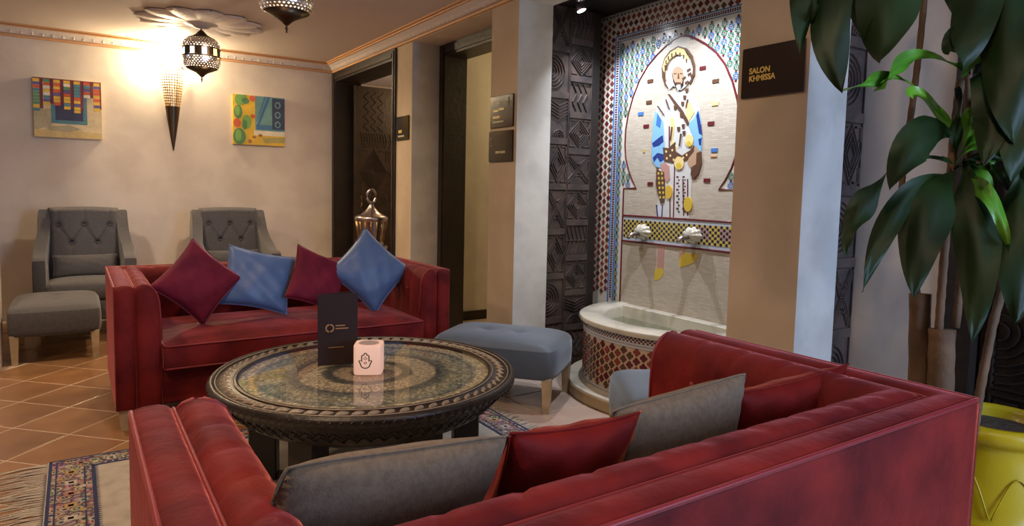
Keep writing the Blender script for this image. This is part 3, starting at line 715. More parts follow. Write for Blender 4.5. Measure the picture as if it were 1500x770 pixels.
shape('sleeve_pattern', 'navy', [(959, 231), (966, 224), (975, 226), (976, 234), (970, 238), (966, 231), (961, 238)])
shape('sleeve_pattern', 'blue', [(966, 166), (972, 176), (970, 188), (964, 184)])
shape('sleeve', 'lblue', [(1011, 182), (1019, 174), (1026, 161), (1029, 176), (1031, 205), (1030, 222), (1021, 218), (1018, 200)])
shape('sleeve_pattern', 'navy', [(1023, 170), (1026, 162), (1029, 178), (1031, 198), (1027, 196), (1025, 184)])
shape('sleeve_pattern', 'navy', [(1026, 204), (1031, 202), (1030, 214), (1027, 212)])
shape('hand', 'pink', [(970, 240), (977, 238), (983, 243), (984, 262), (980, 268), (974, 258)]); shape('sleeve_cuff', 'tan', [(1015, 222), (1022, 213), (1028, 222), (1024, 240), (1014, 246), (1010, 238)])
shape('belt', 'brown', [(974, 216), (982, 217), (992, 208), (993, 222), (1002, 228), (1014, 220), (1020, 212), (1020, 222), (1010, 234), (998, 240), (986, 238), (976, 236)])
for x, y in ((979, 222), (985, 228), (990, 234), (980, 232), (996, 231), (1004, 231), (1009, 227), (988, 220)): shape('belt_stud', 'pyellow', ell(x, y, 1.5, 2, 6))
shape('shoulder_strap', 'brown', [(981, 138), (984, 138), (1003, 162), (1013, 182), (1010, 184), (1000, 166), (990, 152)])
for x, y in ((992, 158), (1001, 169), (1004, 185), (1005, 195), (1006, 143), (1009, 133), (997, 189), (1003, 152)): shape('strap_bead', 'brown', [(x-2, y-3), (x+2, y-3), (x+1.5, y+3), (x-1.5, y+3)])
shape('pouch', 'brown', [(965, 246), (969, 250), (976, 252), (977, 275), (976, 296), (971, 298), (967, 285), (964, 270)], label='dark pouch with yellow studs')
for i in range(6):
    for xx in (968, 973): shape('pouch_stud', 'yellow', ell(xx+i*.5, 254+i*7, 1.5, 2.2, 6))
shape('shaggy_bag', 'brown', [(1024, 224), (1030, 222), (1031, 240), (1027, 254), (1019, 263), (1015, 256), (1016, 247), (1023, 242)])
shape('brass_cup', 'pyellow', ell(1013, 206, 6, 9)); shape('brass_cup', 'pyellow', ell(998, 239, 7, 9.5)); shape('brass_cup', 'gold', ell(983, 281, 5, 10)); shape('brass_cup', 'yellow', ell(1011, 299, 6, 11))
shape('brass_cup', 'yellow', ell(998, 243, 4, 4.5)); shape('brass_cup', 'yellow', ell(1013, 211, 3.5, 4))
# head: big straw hat, white headcloth, face, beard
shape('headcloth', 'white', [(984, 104), (987, 92), (995, 84), (1006, 82), (1014, 90), (1018, 104), (1016, 116), (1008, 127), (1000, 133), (990, 126), (984, 132), (979, 122)])
shape('hat_outline', 'brown', [(973, 100), (977, 86), (985, 75), (997, 68), (1008, 71), (1017, 82), (1021, 96), (1021, 110), (1016, 122), (1014, 121), (1018.5, 110), (1018.5, 97), (1014.5, 84), (1006.5, 74), (997, 71), (987, 77.5), (979.5, 88), (976, 101), (976, 113), (981, 128), (978.5, 128), (973.5, 114)])
shape('hat', 'pyellow', [(974, 99), (978, 87), (986, 77), (997, 70), (1006, 73), (1011, 84), (1012, 92), (1004, 82), (994, 80), (984, 88), (978, 98), (976, 106)])
for i in range(8):
    a = pi*.98-i*.36; x, y = 995+17*cos(a), 100-20*sin(a); shape('hat_fringe', 'brown', [(x-1.1, y-3), (x+1.1, y-3), (x+.9, y+3), (x-.9, y+3)])
for ln_ in ([(966, 156), (967.4, 155.4), (976, 168), (975, 169)], [(978, 146), (979, 145.6), (984, 160), (983, 160.6)], [(1010, 146), (1011.4, 146), (1009, 158), (1007.6, 158)], [(987, 186), (988.4, 186), (986, 206), (984.8, 206)], [(1000, 196), (1001.4, 196), (999, 214), (997.8, 214)]):
    shape('robe_line', 'brown', ln_)
shape('beard', 'dark', [(988, 106), (990, 120), (995, 132), (999, 134), (1005, 126), (1006, 112), (1003, 120), (998, 128), (993, 122)])
shape('face', 'tan', [(989, 105), (993, 99), (999, 98), (1004, 102), (1006, 112), (1003, 122), (998, 127), (993, 122), (990, 115)])
shape('chin', 'white', [(994, 126), (1001, 125), (1001, 131), (997, 133)])
for px in ([(991, 108), (995, 107.5), (995, 109), (991, 109.5)], [(1000, 107.5), (1004, 108), (1004, 109.5), (1000, 109)], [(993, 121), (1002, 121), (1001, 124), (994, 124)], [(997, 108), (998.4, 108), (999.4, 116), (996.6, 116)]): shape('facial_line', 'brown', px)
for x, y in ((1006, 116), (1010, 122), (1014, 110), (1013, 104), (1018, 112)): shape('headcloth_pattern', 'brown', [(x-3, y-1), (x+2, y-4), (x+3, y-1), (x-2, y+3)])
# spouts
for i, (u, v) in enumerate(((948, 339), (1021, 344))):
    lx, lz = on_wall(u, v)
    sp = thing('wall_spout', ['left', 'right'][i]+' silvery shell-shaped water spout on the mosaic band', 'spout', (XM-.018, YC-lx, lz), -pi/2, 'shell water spouts on the mosaic')
    def shell(u, v):
        a = 2*pi*u; r = .062*v*(1+.10*cos(9*a)*v); return (r*cos(a)*1.15, -.012-.055*sqrt(max(0, 1-v*v*.96)), r*sin(a)*.8)
    MB().grid(shell, 54, 6).build('shell', M['marble'], sp, True)
    MB().tube([(0, -.05, -.01), (0, -.12, -.015), (0, -.15, -.04)], [.016, .014, .013], 12).build('nozzle', M['silver'], sp, True)
# ceiling spotlights of the niche
for (x, y, tgt, lab, pw) in ((2.78, 3.47, (3.2, 2.95, .75), 'lit spotlight on the niche ceiling beside the carved planks', 62), (2.78, 2.50, (3.2, 2.95, .75), 'spotlight on the niche ceiling hidden behind the signed pier', 62)):
    t = thing('spotlight', lab, 'lamp', (x, y, 2.49))
    dr = (Vector(tgt)-Vector((x, y, 2.42))).normalized(); q = dr.to_track_quat('-Z', 'Y').to_matrix().to_4x4()
    MB().lathe([(.03, 0), (.03, -.01), (.008, -.014), (.008, -.03)], 16).build('mount', M['silver'], t, True)
    mx = Matrix.Translation((0, 0, -.055))@q
    MB().lathe([(.012, .04), (.02, .035), (.028, .0), (.032, -.018), (.030, -.022)], 20, cap=False).xform(mx).build('lamp_head', M['silver'], t, True)
    MB().lathe([(.0, -.017), (.03, -.017)], 20, cap=False).xform(mx).build('lens', mat('spot_lens', (1, 1, 1), .3, emit=(.9, .95, 1), estr=25), t, recalc=False)
    light('spot_beam', 'SPOT', Vector((x, y, 2.435))+dr*.035, pw, (.82, .88, 1), .010, tgt, 112, .9)

# ------------------------------------------------------------------ fountain
FY = 2.855; FR = .651; ZR = .482
fo = thing('wall_fountain', 'half-round tiled fountain basin with cream marble rim under the mosaic', 'fountain', (XM-.014, FY, 0), pi/2)
# local: half disc towards +y?  rotated so local +y -> world -x
def shp(a, r, kk=.02):      # slightly squared half round ; a 0..pi
    k = 1+(kk if r < .68 else .012)*sin(2*a)**2; return (r*k*cos(a), r*k*sin(a))
def half_ring(mb, prof, n=48, m=0):
    vs = []; K = len(prof)
    for i in range(n+1):
        a = pi*i/n
        for r, z in prof: x, y = shp(a, r); vs.append((x, y, z))
    fs = [(i*K+k, i*K+k+1, (i+1)*K+k+1, (i+1)*K+k) for i in range(n) for k in range(K-1)]
    mb.add(vs, fs, m); mb.add([], []); 
    return mb
half_ring(MB(), [(0, .001), (.712, .001), (.719, .01), (.719, .066), (.712, .074)]).build('plinth', M['plinth'], fo, recalc=True)
half_ring(MB(), [(.715, .074), (.711, .08), (.6, .08)]).build('plinth_top', M['marble'], fo)
half_ring(MB(), [(.607, .08), (.607, .445)]).build('basin_wall', mat('zellige_ground', (.55, .40, .28), .3, bump=(30, .2, .003)), fo, True)
rim = half_ring(MB(), [(.48, .2), (.48, .462), (.49, .476), (.505, ZR), (.622, ZR), (.637, ZR-.008), (.642, ZR-.022), (.637, ZR-.036), (.622, ZR-.042), (.58, ZR-.042)])
rim.build('rim', M['marble'], fo, True, sharp=40)
MB().box(-.62, .62, 0, .07, .2, ZR-.001, bev=.006).build('rear_rim', M['marble'], fo)
half_ring(MB(), [(0, .3), (.49, .3)]).build('basin_floor', M['marble'], fo)
half_ring(MB(), [(0, .40), (.485, .40)]).build('water', M['water'], fo)
for zz, c in ((.40, 'ice'), (.442-.06, 'ice'), (.09, 'ice')):
    half_ring(MB(), [(.608, zz-.006), (.612, zz-.004), (.612, zz+.004), (.608, zz+.006)]).build('edge_line', Z[c], fo)
mb = MB()
for i in range(150):
    a = pi*(i+.5)/150; x, y = shp(a, .6105); 
    for j in range(3):
        z = .412+j*.0105; t = Vector((-sin(a), cos(a), 0))*.0052
        mb.add([(x-t.x, y-t.y, z-.005), (x+t.x, y+t.y, z-.005), (x+t.x, y+t.y, z+.005), (x-t.x, y-t.y, z+.005)], [(0, 1, 2, 3)], ZI[('maroon' if (i//1+j) % 4 else 'navy') if (i+j) % 2 else 'white'])
tag(mb.build('checker_band', ZM, fo, recalc=False), kind='stuff')
bvs, bfs = quat_mesh(.0245, th=.005); bme = []
for c in ('maroon', 'oxide', 'brown'):
    me = MB().add(bvs, bfs).mesh('quatrefoil_tile', Z[c]); bm = bmesh.new(); bm.from_mesh(me); bmesh.ops.recalc_face_normals(bm, faces=bm.faces); bm.to_mesh(me); bm.free(); bme.append(me)
nA = 44
for i in range(nA):
    for j in range(6):
        a = pi*(i+.5)/nA; x, y = shp(a, .607); z = .355-j*.052-(.026 if i % 2 else 0)
        if z < .10: continue
        link('quatrefoil_tile', random.choice(bme), fo, (x, y, z), a+pi/2)

# ------------------------------------------------------------------ sofas
def pillow(mb, W, Hh, T, n=16, seed=0, pinch=.10, m=0, wr=.006, rnd_=0):
    rnd = random.Random(seed); ph = [rnd.uniform(0, 6) for _ in range(6)]
    vs = []; idx = {}
    for side in (1, -1):
        for j in range(n+1):
            for i in range(n+1):
                u = -1+2*i/n; v = -1+2*j/n; edge = i in (0, n) or j in (0, n)
                if side == -1 and edge: idx[(side, i, j)] = idx[(1, i, j)]; continue
                ck = 1-rnd_*abs(u*v)**5; x = u*W/2*(1-pinch*(1-v*v)*abs(u)**2)*ck; z = v*Hh/2*(1-pinch*(1-u*u)*abs(v)**2)*ck
                t = T/2*((1-u*u)*(1-v*v))**.42 if not edge else 0
                d = wr*sin(9*u+ph[0]+3*v)*sin(7*v+ph[1])*(1 if not edge else 0)+wr*.9*sin(22*(abs(u)-abs(v))+ph[2])*(abs(u)*abs(v))**1.2*(0 if edge else 1)
                idx[(side, i, j)] = len(vs); vs.append((x, -side*(t+d*(t/(T/2)) ), z))
    fs = []
    for side in (1, -1):
        for j in range(n):
            for i in range(n):
                q = [idx[(side, i, j)], idx[(side, i+1, j)], idx[(side, i+1, j+1)], idx[(side, i, j+1)]]
                fs.append(tuple(q if side == 1 else q[::-1]))
    mb.add(vs, fs, m)
    edge = [(x, 0, z) for x, z in [((-1+2*i/n), -1) for i in range(n)]+[(1, -1+2*i/n) for i in range(n)]+[(1-2*i/n, 1) for i in range(n)]+[(-1, 1-2*i/n) for i in range(n)]]
    out = []
    for u, _, v in edge: ck = 1-rnd_*abs(u*v)**5; out.append((u*W/2*(1-pinch*(1-v*v)*abs(u)**2)*ck, 0, v*Hh/2*(1-pinch*(1-u*u)*abs(v)**2)*ck))
    return out
def cushion(label, mt, W, Hh, T, loc, yaw=0, lean=0, roll=0, seed=0, group=None, pipe=None, pinch=.10, wr=.006, rnd_=0):
    """stands on its lower edge; yaw about z, lean back about x, roll in its own plane (centre = loc)"""
    t = thing('cushion', label, 'cushion', loc, 0, group)
    mb = MB(); e = pillow(mb, W, Hh, T, 22, seed, pinch, wr=wr, rnd_=rnd_)
    o = mb.build('cover', mt, t, True); mx = Matrix.Rotation(yaw, 4, 'Z')@Matrix.Rotation(lean, 4, 'X')@Matrix.Rotation(roll, 4, 'Y')
    t.rotation_euler = mx.to_euler()
    MB().tube(e, .0028, 6, closed=True).build('seam_piping', pipe or mt, o, True)
    return t
def sofa(label, loc, rz, L=1.85, D=.94, seat_y=-.07, vel='velvet', wf=1.0):
    t = thing('sofa', label, 'sofa', loc, rz)
    V = M[vel]
    def path(tt, n=26):       # inner offset rectangle, with s parameter for seams
        pts = []; 
        for a, b2, k in (((tt, 0), (tt, D-tt), 12), ((tt, D-tt), (L-tt, D-tt), 26), ((L-tt, D-tt), (L-tt, 0), 12)):
            kk = k*3
            for i in range(kk+(1 if k == 12 and a[1] != 0 else 0)): pts.append((a[0]+(b2[0]-a[0])*i/kk, a[1]+(b2[1]-a[1])*i/kk))
        return pts
    def sweep(prof, seams):
        P = [path(p[0]) for p in prof]; n = len(P[0]); K = len(prof); vs = []
        for i in range(n):
            for k in range(K):
                x, y = P[k][i]; z = prof[k][1]; vs.append([x, y, z])
        if seams:
            for i in range(n):
                # seam every ~.18 m of each run
                x0, y0 = P[0][i]; seg = 'y' if (i < 36 or i >= 36+78) else 'x'
                q = (y0 if seg == 'y' else x0)
                dist = min(abs(q-s_) for s_ in [D*.0+.17*j+.02 for j in range(1, 12)])
                d = .007*math.exp(-(dist/.012)**2)
                for k in range(1, K):
                    ww = min(1, k/2)*(1 if k < K-1 else 0)
                    vs[i*K+k][2] -= d*ww*(1 if k < 6 else .2)
                    if k > 3:
                        if seg == 'x': vs[i*K+k][1] += d*ww
                        elif i < 36: vs[i*K+k][0] -= d*ww
                        else: vs[i*K+k][0] += d*ww
        fs = [(i*K+k, (i+1)*K+k, (i+1)*K+k+1, i*K+k+1) for i in range(n-1) for k in range(K-1)]
        return MB().add(vs, fs)
    outer = [(0, .11), (0, .5), (0, .712), (.003, .724), (.015, .731), (.035, .735), (.06, .735), (.078, .730), (.088, .720), (.092, .700), (.092, .64)]
    inner = [(.090, .64), (.092, .700), (.097, .718), (.108, .731), (.125, .737), (.145, .735), (.165, .724), (.182, .704), (.194, .676), (.201, .64), (.205, .57), (.207, .45), (.207, .28)]
    inner = [(.09+(a-.09)*wf, b2) for a, b2 in inner]; WI = inner[-1][0]
    of_ = sweep(outer, False).build('outer_frame', V, t, True, recalc=True)
    ip_ = sweep(inner, True).build('inner_padding', V, t, True, recalc=True)
    MB().tube([(p[0], p[1], .727) for p in path(.004)], .0055, 6).build('top_piping', M['piping'], of_, True)
    MB().tube([(p[0], p[1], .722) for p in path(.0915)][:], .004, 6).build('groove_piping', M['piping'], ip_, True)
    # padded front panels of both arms (two bars each)
    for s_ in (0, 1):
        for pr in (outer, inner):
            lo = [(pr[0][0] if pr is outer else .092, .11)]+[q for q in pr if q[1] > .2]; mx_ = pr[-1][0] if pr is inner else .092
            poly = [(a, b2) for a, b2 in (lo+[(mx_, .11)])]
            xs = [p[0] for p in poly]; cx = (min(xs)+max(xs))/2; hw = (max(xs)-min(xs))/2
            rings = []
            for ins, y in ((0, .004), (0, -.004), (.006, -.016), (.018, -.024), (hw*.75, -.027)):
                f = max(.02, 1-ins/hw); rings.append([(cx+(a-cx)*f, y, (b2-min(ins, .03)*(1 if b2 > .4 else -1))) for a, b2 in poly])
            n = len(poly); mb = MB(); vs = [p for r_ in rings for p in r_]
            if s_: vs = [(L-p[0], p[1], p[2]) for p in vs]
            fs = [(r_*n+i, r_*n+(i+1) % n, (r_+1)*n+(i+1) % n, (r_+1)*n+i) for r_ in range(len(rings)-1) for i in range(n)]
            fs.append(tuple((len(rings)-1)*n+i for i in range(n)))
            mb.add(vs, fs).build('arm_front', V, t, True, sharp=50)
        pr = [(L-a if s_ else a, -.001, b2) for a, b2 in inner if b2 > .3]
        MB().tube(pr, .0045, 6).build('arm_piping', M['piping'], t, True)
    MB().box(.15, L-.15, .01, D-.12, .11, .30, bev=.012).build('seat_base', V, t)
    # seat cushion, crowned
    x0, x1, y0, y1 = WI+.002, L-WI-.002, seat_y, D-.2
    def top(u, v):
        e = min(u, 1-u)*(x1-x0); e2 = min(v, 1-v)*(y1-y0); c = .018*min(1, e/.12)*min(1, e2/.12)+.012*sin(pi*u)*sin(pi*v)
        return (x0+(x1-x0)*u, y0+(y1-y0)*v, .428+c)
    mb = MB().grid(top, 40, 20); mb.box(x0, x1, y0, y1, .305, .4275, bev=.012)
    sc_ = mb.build('seat_cushion', V, t, True, sharp=40)
    for z in (.425, .31): MB().tube([(x0+.004, y1-.05, z), (x0+.003, y0+.012, z), (x0+.014, y0+.001, z), (x1-.014, y0+.001, z), (x1-.003, y0+.012, z), (x1-.004, y1-.05, z)], .005, 6).build('cushion_piping', M['piping'], sc_, True)
    for x in (.045, L-.045):
        for y in (.045, D-.05): MB().taper(x, y, 0, .115, .022, .036, .022, .036).build('leg', M['leg_wood'], t)
    # tuft buttons on the inner faces
    bme_ = MB().lathe([(0, .006), (.008, .004), (.011, 0)], 10).mesh('button', M['piping'], True)
    for j in range(1, 10):
        x = .17*j+.02
        if .28 < x < L-.28: link('button', bme_, ip_, (x, D-WI+.0045, .60), rot=(pi/2, 0, 0))
    for j in range(1, 5):
        y = .17*j+.02
        link('button', bme_, ip_, (WI-.0015, y, .60), rot=(0, pi/2, 0)); link('button', bme_, ip_, (L-WI+.0015, y, .60), rot=(0, -pi/2, 0))
    return t
sofa('red velvet sofa across the room, behind the round table, facing the camera', (.145, 3.745, 0), 0)
sofa('red velvet sofa in the foreground seen from behind, with its back to the camera', (1.975, 1.70, 0), pi, L=1.885, D=.955, wf=1.24)
# cushions on the far sofa
G1 = 'scatter cushions on the far sofa'
cushion('plum velvet cushion balanced on one corner at the left end of the far sofa', M['velvet_plum'], .36, .36, .13, (.575, 4.10, .685), .12, R(-14), R(43), 1, G1, M['piping'])
cushion('blue satin cushion tilted between the two plum cushions', M['blue'], .40, .37, .13, (.915, 4.16, .672), -.05, R(-22), R(14), 2, G1)
cushion('plum velvet cushion in the middle of the far sofa, behind the menu card', M['velvet_plum'], .36, .35, .12, (1.255, 4.10, .662), .25, R(-18), R(24), 3, G1, M['piping'])
cushion('blue satin cushion standing on one corner at the right end of the far sofa', M['blue'], .42, .40, .14, (1.60, 4.10, .70), -.1, R(-16), R(44), 4, G1)
# cushions along the back of the near sofa
G2 = 'cushions leaning on the back of the near sofa'
cushion('taupe linen cushion at the left end of the near sofa', M['linen'], .48, .36, .12, (.475, 1.15, .62), pi+.05, R(-26), R(-7), 5, G2, wr=.002, rnd_=.05, pinch=.03)
cushion('crimson velvet cushion between the two taupe ones on the near sofa', M['velvet_dark'], .38, .34, .13, (.90, 1.155, .588), pi+.02, R(-20), R(-4), 6, G2, wr=.007)
cushion('taupe linen cushion second from the right on the near sofa', M['linen'], .46, .37, .12, (1.27, 1.16, .590), pi-.05, R(-16), R(5), 7, G2, wr=.002, rnd_=.05, pinch=.05)
cushion('crimson velvet cushion at the right end of the near sofa', M['velvet_dark'], .50, .36, .14, (1.69, 1.155, .575), pi-.02, R(-22), R(2), 8, G2, wr=.007)

# ------------------------------------------------------------------ footstools
def footstool(label, loc, rz, W, D, mt, dimple=True):
    t = thing('footstool', label, 'footstool', loc, rz, 'upholstered footstools')
    n = 28; vs = []; 
    def pt_(u, v, zz, ins=0):
        return (u*(W/2-ins), v*(D/2-ins), zz)
    def top(u, v):
        a = 2*u-1; b2 = 2*v-1; e = max(abs(a), abs(b2)); c = (1-abs(a)**5)*(1-abs(b2)**5)
        z = .352+.052*max(0, c)**.55
        if dimple:
            for q in (-.26, .26): z -= .016*math.exp(-((a)**2*W*W/4+(b2*D/2-q*D*.5)**2)/.0018)
        k = 1-.07*(abs(a*b2))**5
        return (a*W/2*k, b2*D/2*k, z)
    mb = MB().grid(top, n, n)
    ring = [(-1, -1+2*i/n) for i in range(n)]
    per = [(2*i/n-1, -1) for i in range(n)]+[(1, 2*i/n-1) for i in range(n)]+[(1-2*i/n, 1) for i in range(n)]+[(-1, 1-2*i/n) for i in range(n)]
    K = len(per); vs = []
    for z, s_ in ((.352, 1), (.33, 1.012), (.28, 1.018), (.22, 1.01), (.195, 1.0), (.19, .985)):
        for a, b2 in per: k = 1-.07*(abs(a*b2))**5; vs.append((a*W/2*k*s_, b2*D/2*k*s_, z))
    fs = [(r_*K+i, r_*K+(i+1) % K, (r_+1)*K+(i+1) % K, (r_+1)*K+i) for r_ in range(5) for i in range(K)]; fs.append(tuple(5*K+i for i in range(K)))
    mb.add(vs, fs).build('padded_seat', mt, t, True, sharp=60)
    for sx in (-1, 1):
        for sy in (-1, 1): 
            MB().taper(sx*(W/2-.04), sy*(D/2-.04), .0, .20, .017, .026).build('leg', M['leg_wood'], t)
    return t
footstool('dark grey footstool in front of the left armchair', (-.13, 5.82, 0), 0, .54, .76, M['grey'])
footstool('blue-grey footstool between the round table and the fountain', (2.149, 3.331, 0), R(38), .52, .76, M['bluegrey'])
footstool('pale blue-grey footstool half hidden behind the near sofa arm', (2.21, 2.085, 0), R(-33), .42, .52, M['bluegrey'], False)

# ------------------------------------------------------------------ armchairs
def armchair(label, loc):
    t = thing('armchair', label, 'armchair', loc, 0, 'buttoned grey armchairs')     # front faces -y, origin front centre
    W = .70
    # side frames with swooping top
    prof = [(0, .12), (0, .62), (.03, .635), (.10, .645), (.2, .665), (.3, .70), (.38, .75), (.45, .82), (.50, .90), (.54, .975), (.56, .995), (.62, .995), (.66, .98), (.72, .8), (.76, .12)]
    for s_ in (-1, 1):
        vs = []; n = len(prof)
        for xo, ins in ((W/2-.085, .0), (W/2-.078, 0), (W/2-.01, 0), (W/2, .01)):
            for y, z in prof:
                fl = .0 if y < .3 else min(.03, (y-.3)*.15)
                vs.append((s_*(xo-fl), y+(ins if y < .3 else -ins), z-(ins if z > .3 else 0)))
        fs = [(a*n+i, a*n+(i+1) % n, (a+1)*n+(i+1) % n, (a+1)*n+i) for a in range(3) for i in range(n)]+[tuple(range(n)), tuple(3*n+i for i in range(n))]
        MB().add(vs, fs).build('side_arm', M['grey'], t, True, sharp=35)
    # tufted back
    btn = [(-.18, .865), (0, .865), (.18, .865), (-.09, .715), (.09, .715)]
    folds = [((-.18, .865), (-.09, .715)), ((0, .865), (-.09, .715)), ((0, .865), (.09, .715)), ((.18, .865), (.09, .715)), ((-.18, .865), (-.18, 1.0)), ((0, .865), (0, 1.0)), ((.18, .865), (.18, 1.0)), ((-.18, .865), (-.27, .74)), ((.18, .865), (.27, .74)), ((-.09, .715), (-.09, .6)), ((.09, .715), (.09, .6))]
    def dist(px, pz, a, b2):
        ax, az = a; bx, bz = b2; L2 = (bx-ax)**2+(bz-az)**2; q = max(0, min(1, ((px-ax)*(bx-ax)+(pz-az)*(bz-az))/L2)); return hypot(px-ax-q*(bx-ax), pz-az-q*(bz-az))
    def bk(u, v):
        x = (u-.5)*.50; z = .42+.59*v; lean = .44+.14*(z-.42)/.6
        th = .07*min(1, ((.25-abs(x))/.04+.05))**.5 if abs(x) < .249 else .0
        zz = min(1, (1.012-z)/.03); th *= max(0, zz)**.5
        for b_ in btn: th -= .035*math.exp(-((x-b_[0])**2+(z-b_[1])**2)/.0005)
        for i, f in enumerate(folds): th -= (.016 if i < 4 else .007)*math.exp(-(dist(x, z, *f)/.010)**2)
        return (x*1.02, lean-th, z+.012*(1-(2*u-1)**2)*v**6)
    mb = MB().grid(bk, 64, 64); mb.box(-.26, .26, .60, .68, .12, 1.0, bev=.01)
    mb.grid(lambda u, v: ((u-.5)*.51, .58+.04*v, 1.0+.012*(1-(2*u-1)**2)), 16, 2)
    bk_ = mb.build('backrest', M['grey'], t, True, sharp=50)
    bm_ = MB().lathe([(0, .007), (.008, .005), (.012, 0)], 10).mesh('button', M['grey'], True)
    for x, z in btn: link('button', bm_, bk_, (x*1.02, .44+.14*(z-.42)/.6-.034, z), rot=(pi/2, 0, 0))
    MB().box(-.262, .262, .0, .58, .13, .29, bev=.01).build('seat_base', M['grey'], t)
    x0, x1, y0, y1 = -.262, .262, -.015, .46
    mb = MB().box(x0, x1, y0, y1, .295, .435, bev=.02)
    mb.grid(lambda u, v: (x0+.018+(x1-x0-.036)*u, y0+.018+(y1-y0-.036)*v, .434+.028*(sin(pi*u)*sin(pi*v))**.5), 14, 14)
    mb.build('seat_cushion', M['grey'], t, True, sharp=45)
    for x in (-.29, .29):
        for y in (.045, .68): MB().taper(x, y, 0, .125, .018, .027).build('leg', M['leg_wood'], t)
    return t
a1 = armchair('grey buttoned armchair below the painting of striped hangings', (.065, 6.22, 0))
a2 = dup(a1, (1.225, 6.22, 0), 0, 'grey buttoned armchair behind the far sofa, below the cactus painting')
G3 = 'grey lumbar pillows in the armchairs'
cushion('small grey lumbar pillow in the left armchair', M['grey'], .46, .19, .11, (.065, 6.22+.36, .535), 0, R(-20), 0, 11, G3, pinch=.05, wr=.002)
cushion('small grey lumbar pillow in the armchair behind the far sofa', M['grey'], .46, .19, .11, (1.225, 6.22+.36, .535), 0, R(-20), 0, 12, G3, pinch=.05, wr=.002)

# ------------------------------------------------------------------ round carved table
TX, TY, TR, TZ = 1.05, 2.71, .64, .46
tb = thing('coffee_table', 'round dark carved wooden table with inlaid rings under a glass top', 'table', (TX, TY, 0))
MB().lathe([(.44, .30), (.50, .305), (.525, .32), (.56, .36), (.585, .40), (.60, .418)], 96, cap=False).build('apron', M['wood_table'], tb, True)
MB().lathe([(.58, .41), (.615, .415), (.632, .425), (.64, .438), (.64, .448), (.632, TZ), (.622, TZ+.002), (.612, TZ-.003), (.605, TZ-.006), (.545, TZ-.006), (.538, TZ-.002), (.53, TZ-.001), (.524, TZ-.004), (.524, TZ-.02)], 128, cap=False).build('rim', M['wood_table'], tb, True, sharp=50)
# carved leaves on the rim face and zigzags on the apron
rimc = mat('pale_carving', (.26, .20, .14), .35, bump=(50, .3, .003))  # carving and beads coloured paler than the rim wood
lfm = MB(); lfm.grid(lambda u, v: (.03*(2*u-1), .009*sin(pi*u)*(2*v-1)+.006*sin(pi*u*2), .011*(1-(2*v-1)**2)*sin(pi*u)), 8, 4)
lm = lfm.mesh('carved_leaf', rimc, True)
nC = 66
for i in range(nC):
    a = 2*pi*i/nC; link('carved_leaf', lm, tb, (.575*cos(a), .575*sin(a), TZ-.006), a+pi/2+.75)
for r_ in (.609, .542):
    MB().tube([(r_*cos(2*pi*i/120), r_*sin(2*pi*i/120), TZ-.002) for i in range(120)], .0028, 6, closed=True).build('rim_bead', rimc, tb, True)
mb = MB(); nz_ = 72
for i in range(nz_):
    a = 2*pi*i/nz_; b2 = a+pi/nz_; c = a+2*pi/nz_
    for dz in (0, .022):
        P = [((.525+.93*(z-.32))*cos(q)*1.004+.002*cos(q), (.525+.93*(z-.32))*sin(q)*1.004+.002*sin(q), z) for q, z in ((a, .335+dz), (b2, .365+dz), (c, .335+dz))]
        mb.tube(P, .0028, 4)
tag(mb.build('zigzag_carving', M['wood_table'], tb, True), kind='stuff')
ro = MB()
for i in range(110):
    a = 2*pi*i/110; ro.tube([((.628+.006)*cos(a), (.628+.006)*sin(a), .424), ((.640)*cos(a+.04), .640*sin(a+.04), .448)], .0035, 5)
tag(ro.build('rope_carving', M['wood_table'], tb, True), kind='stuff')
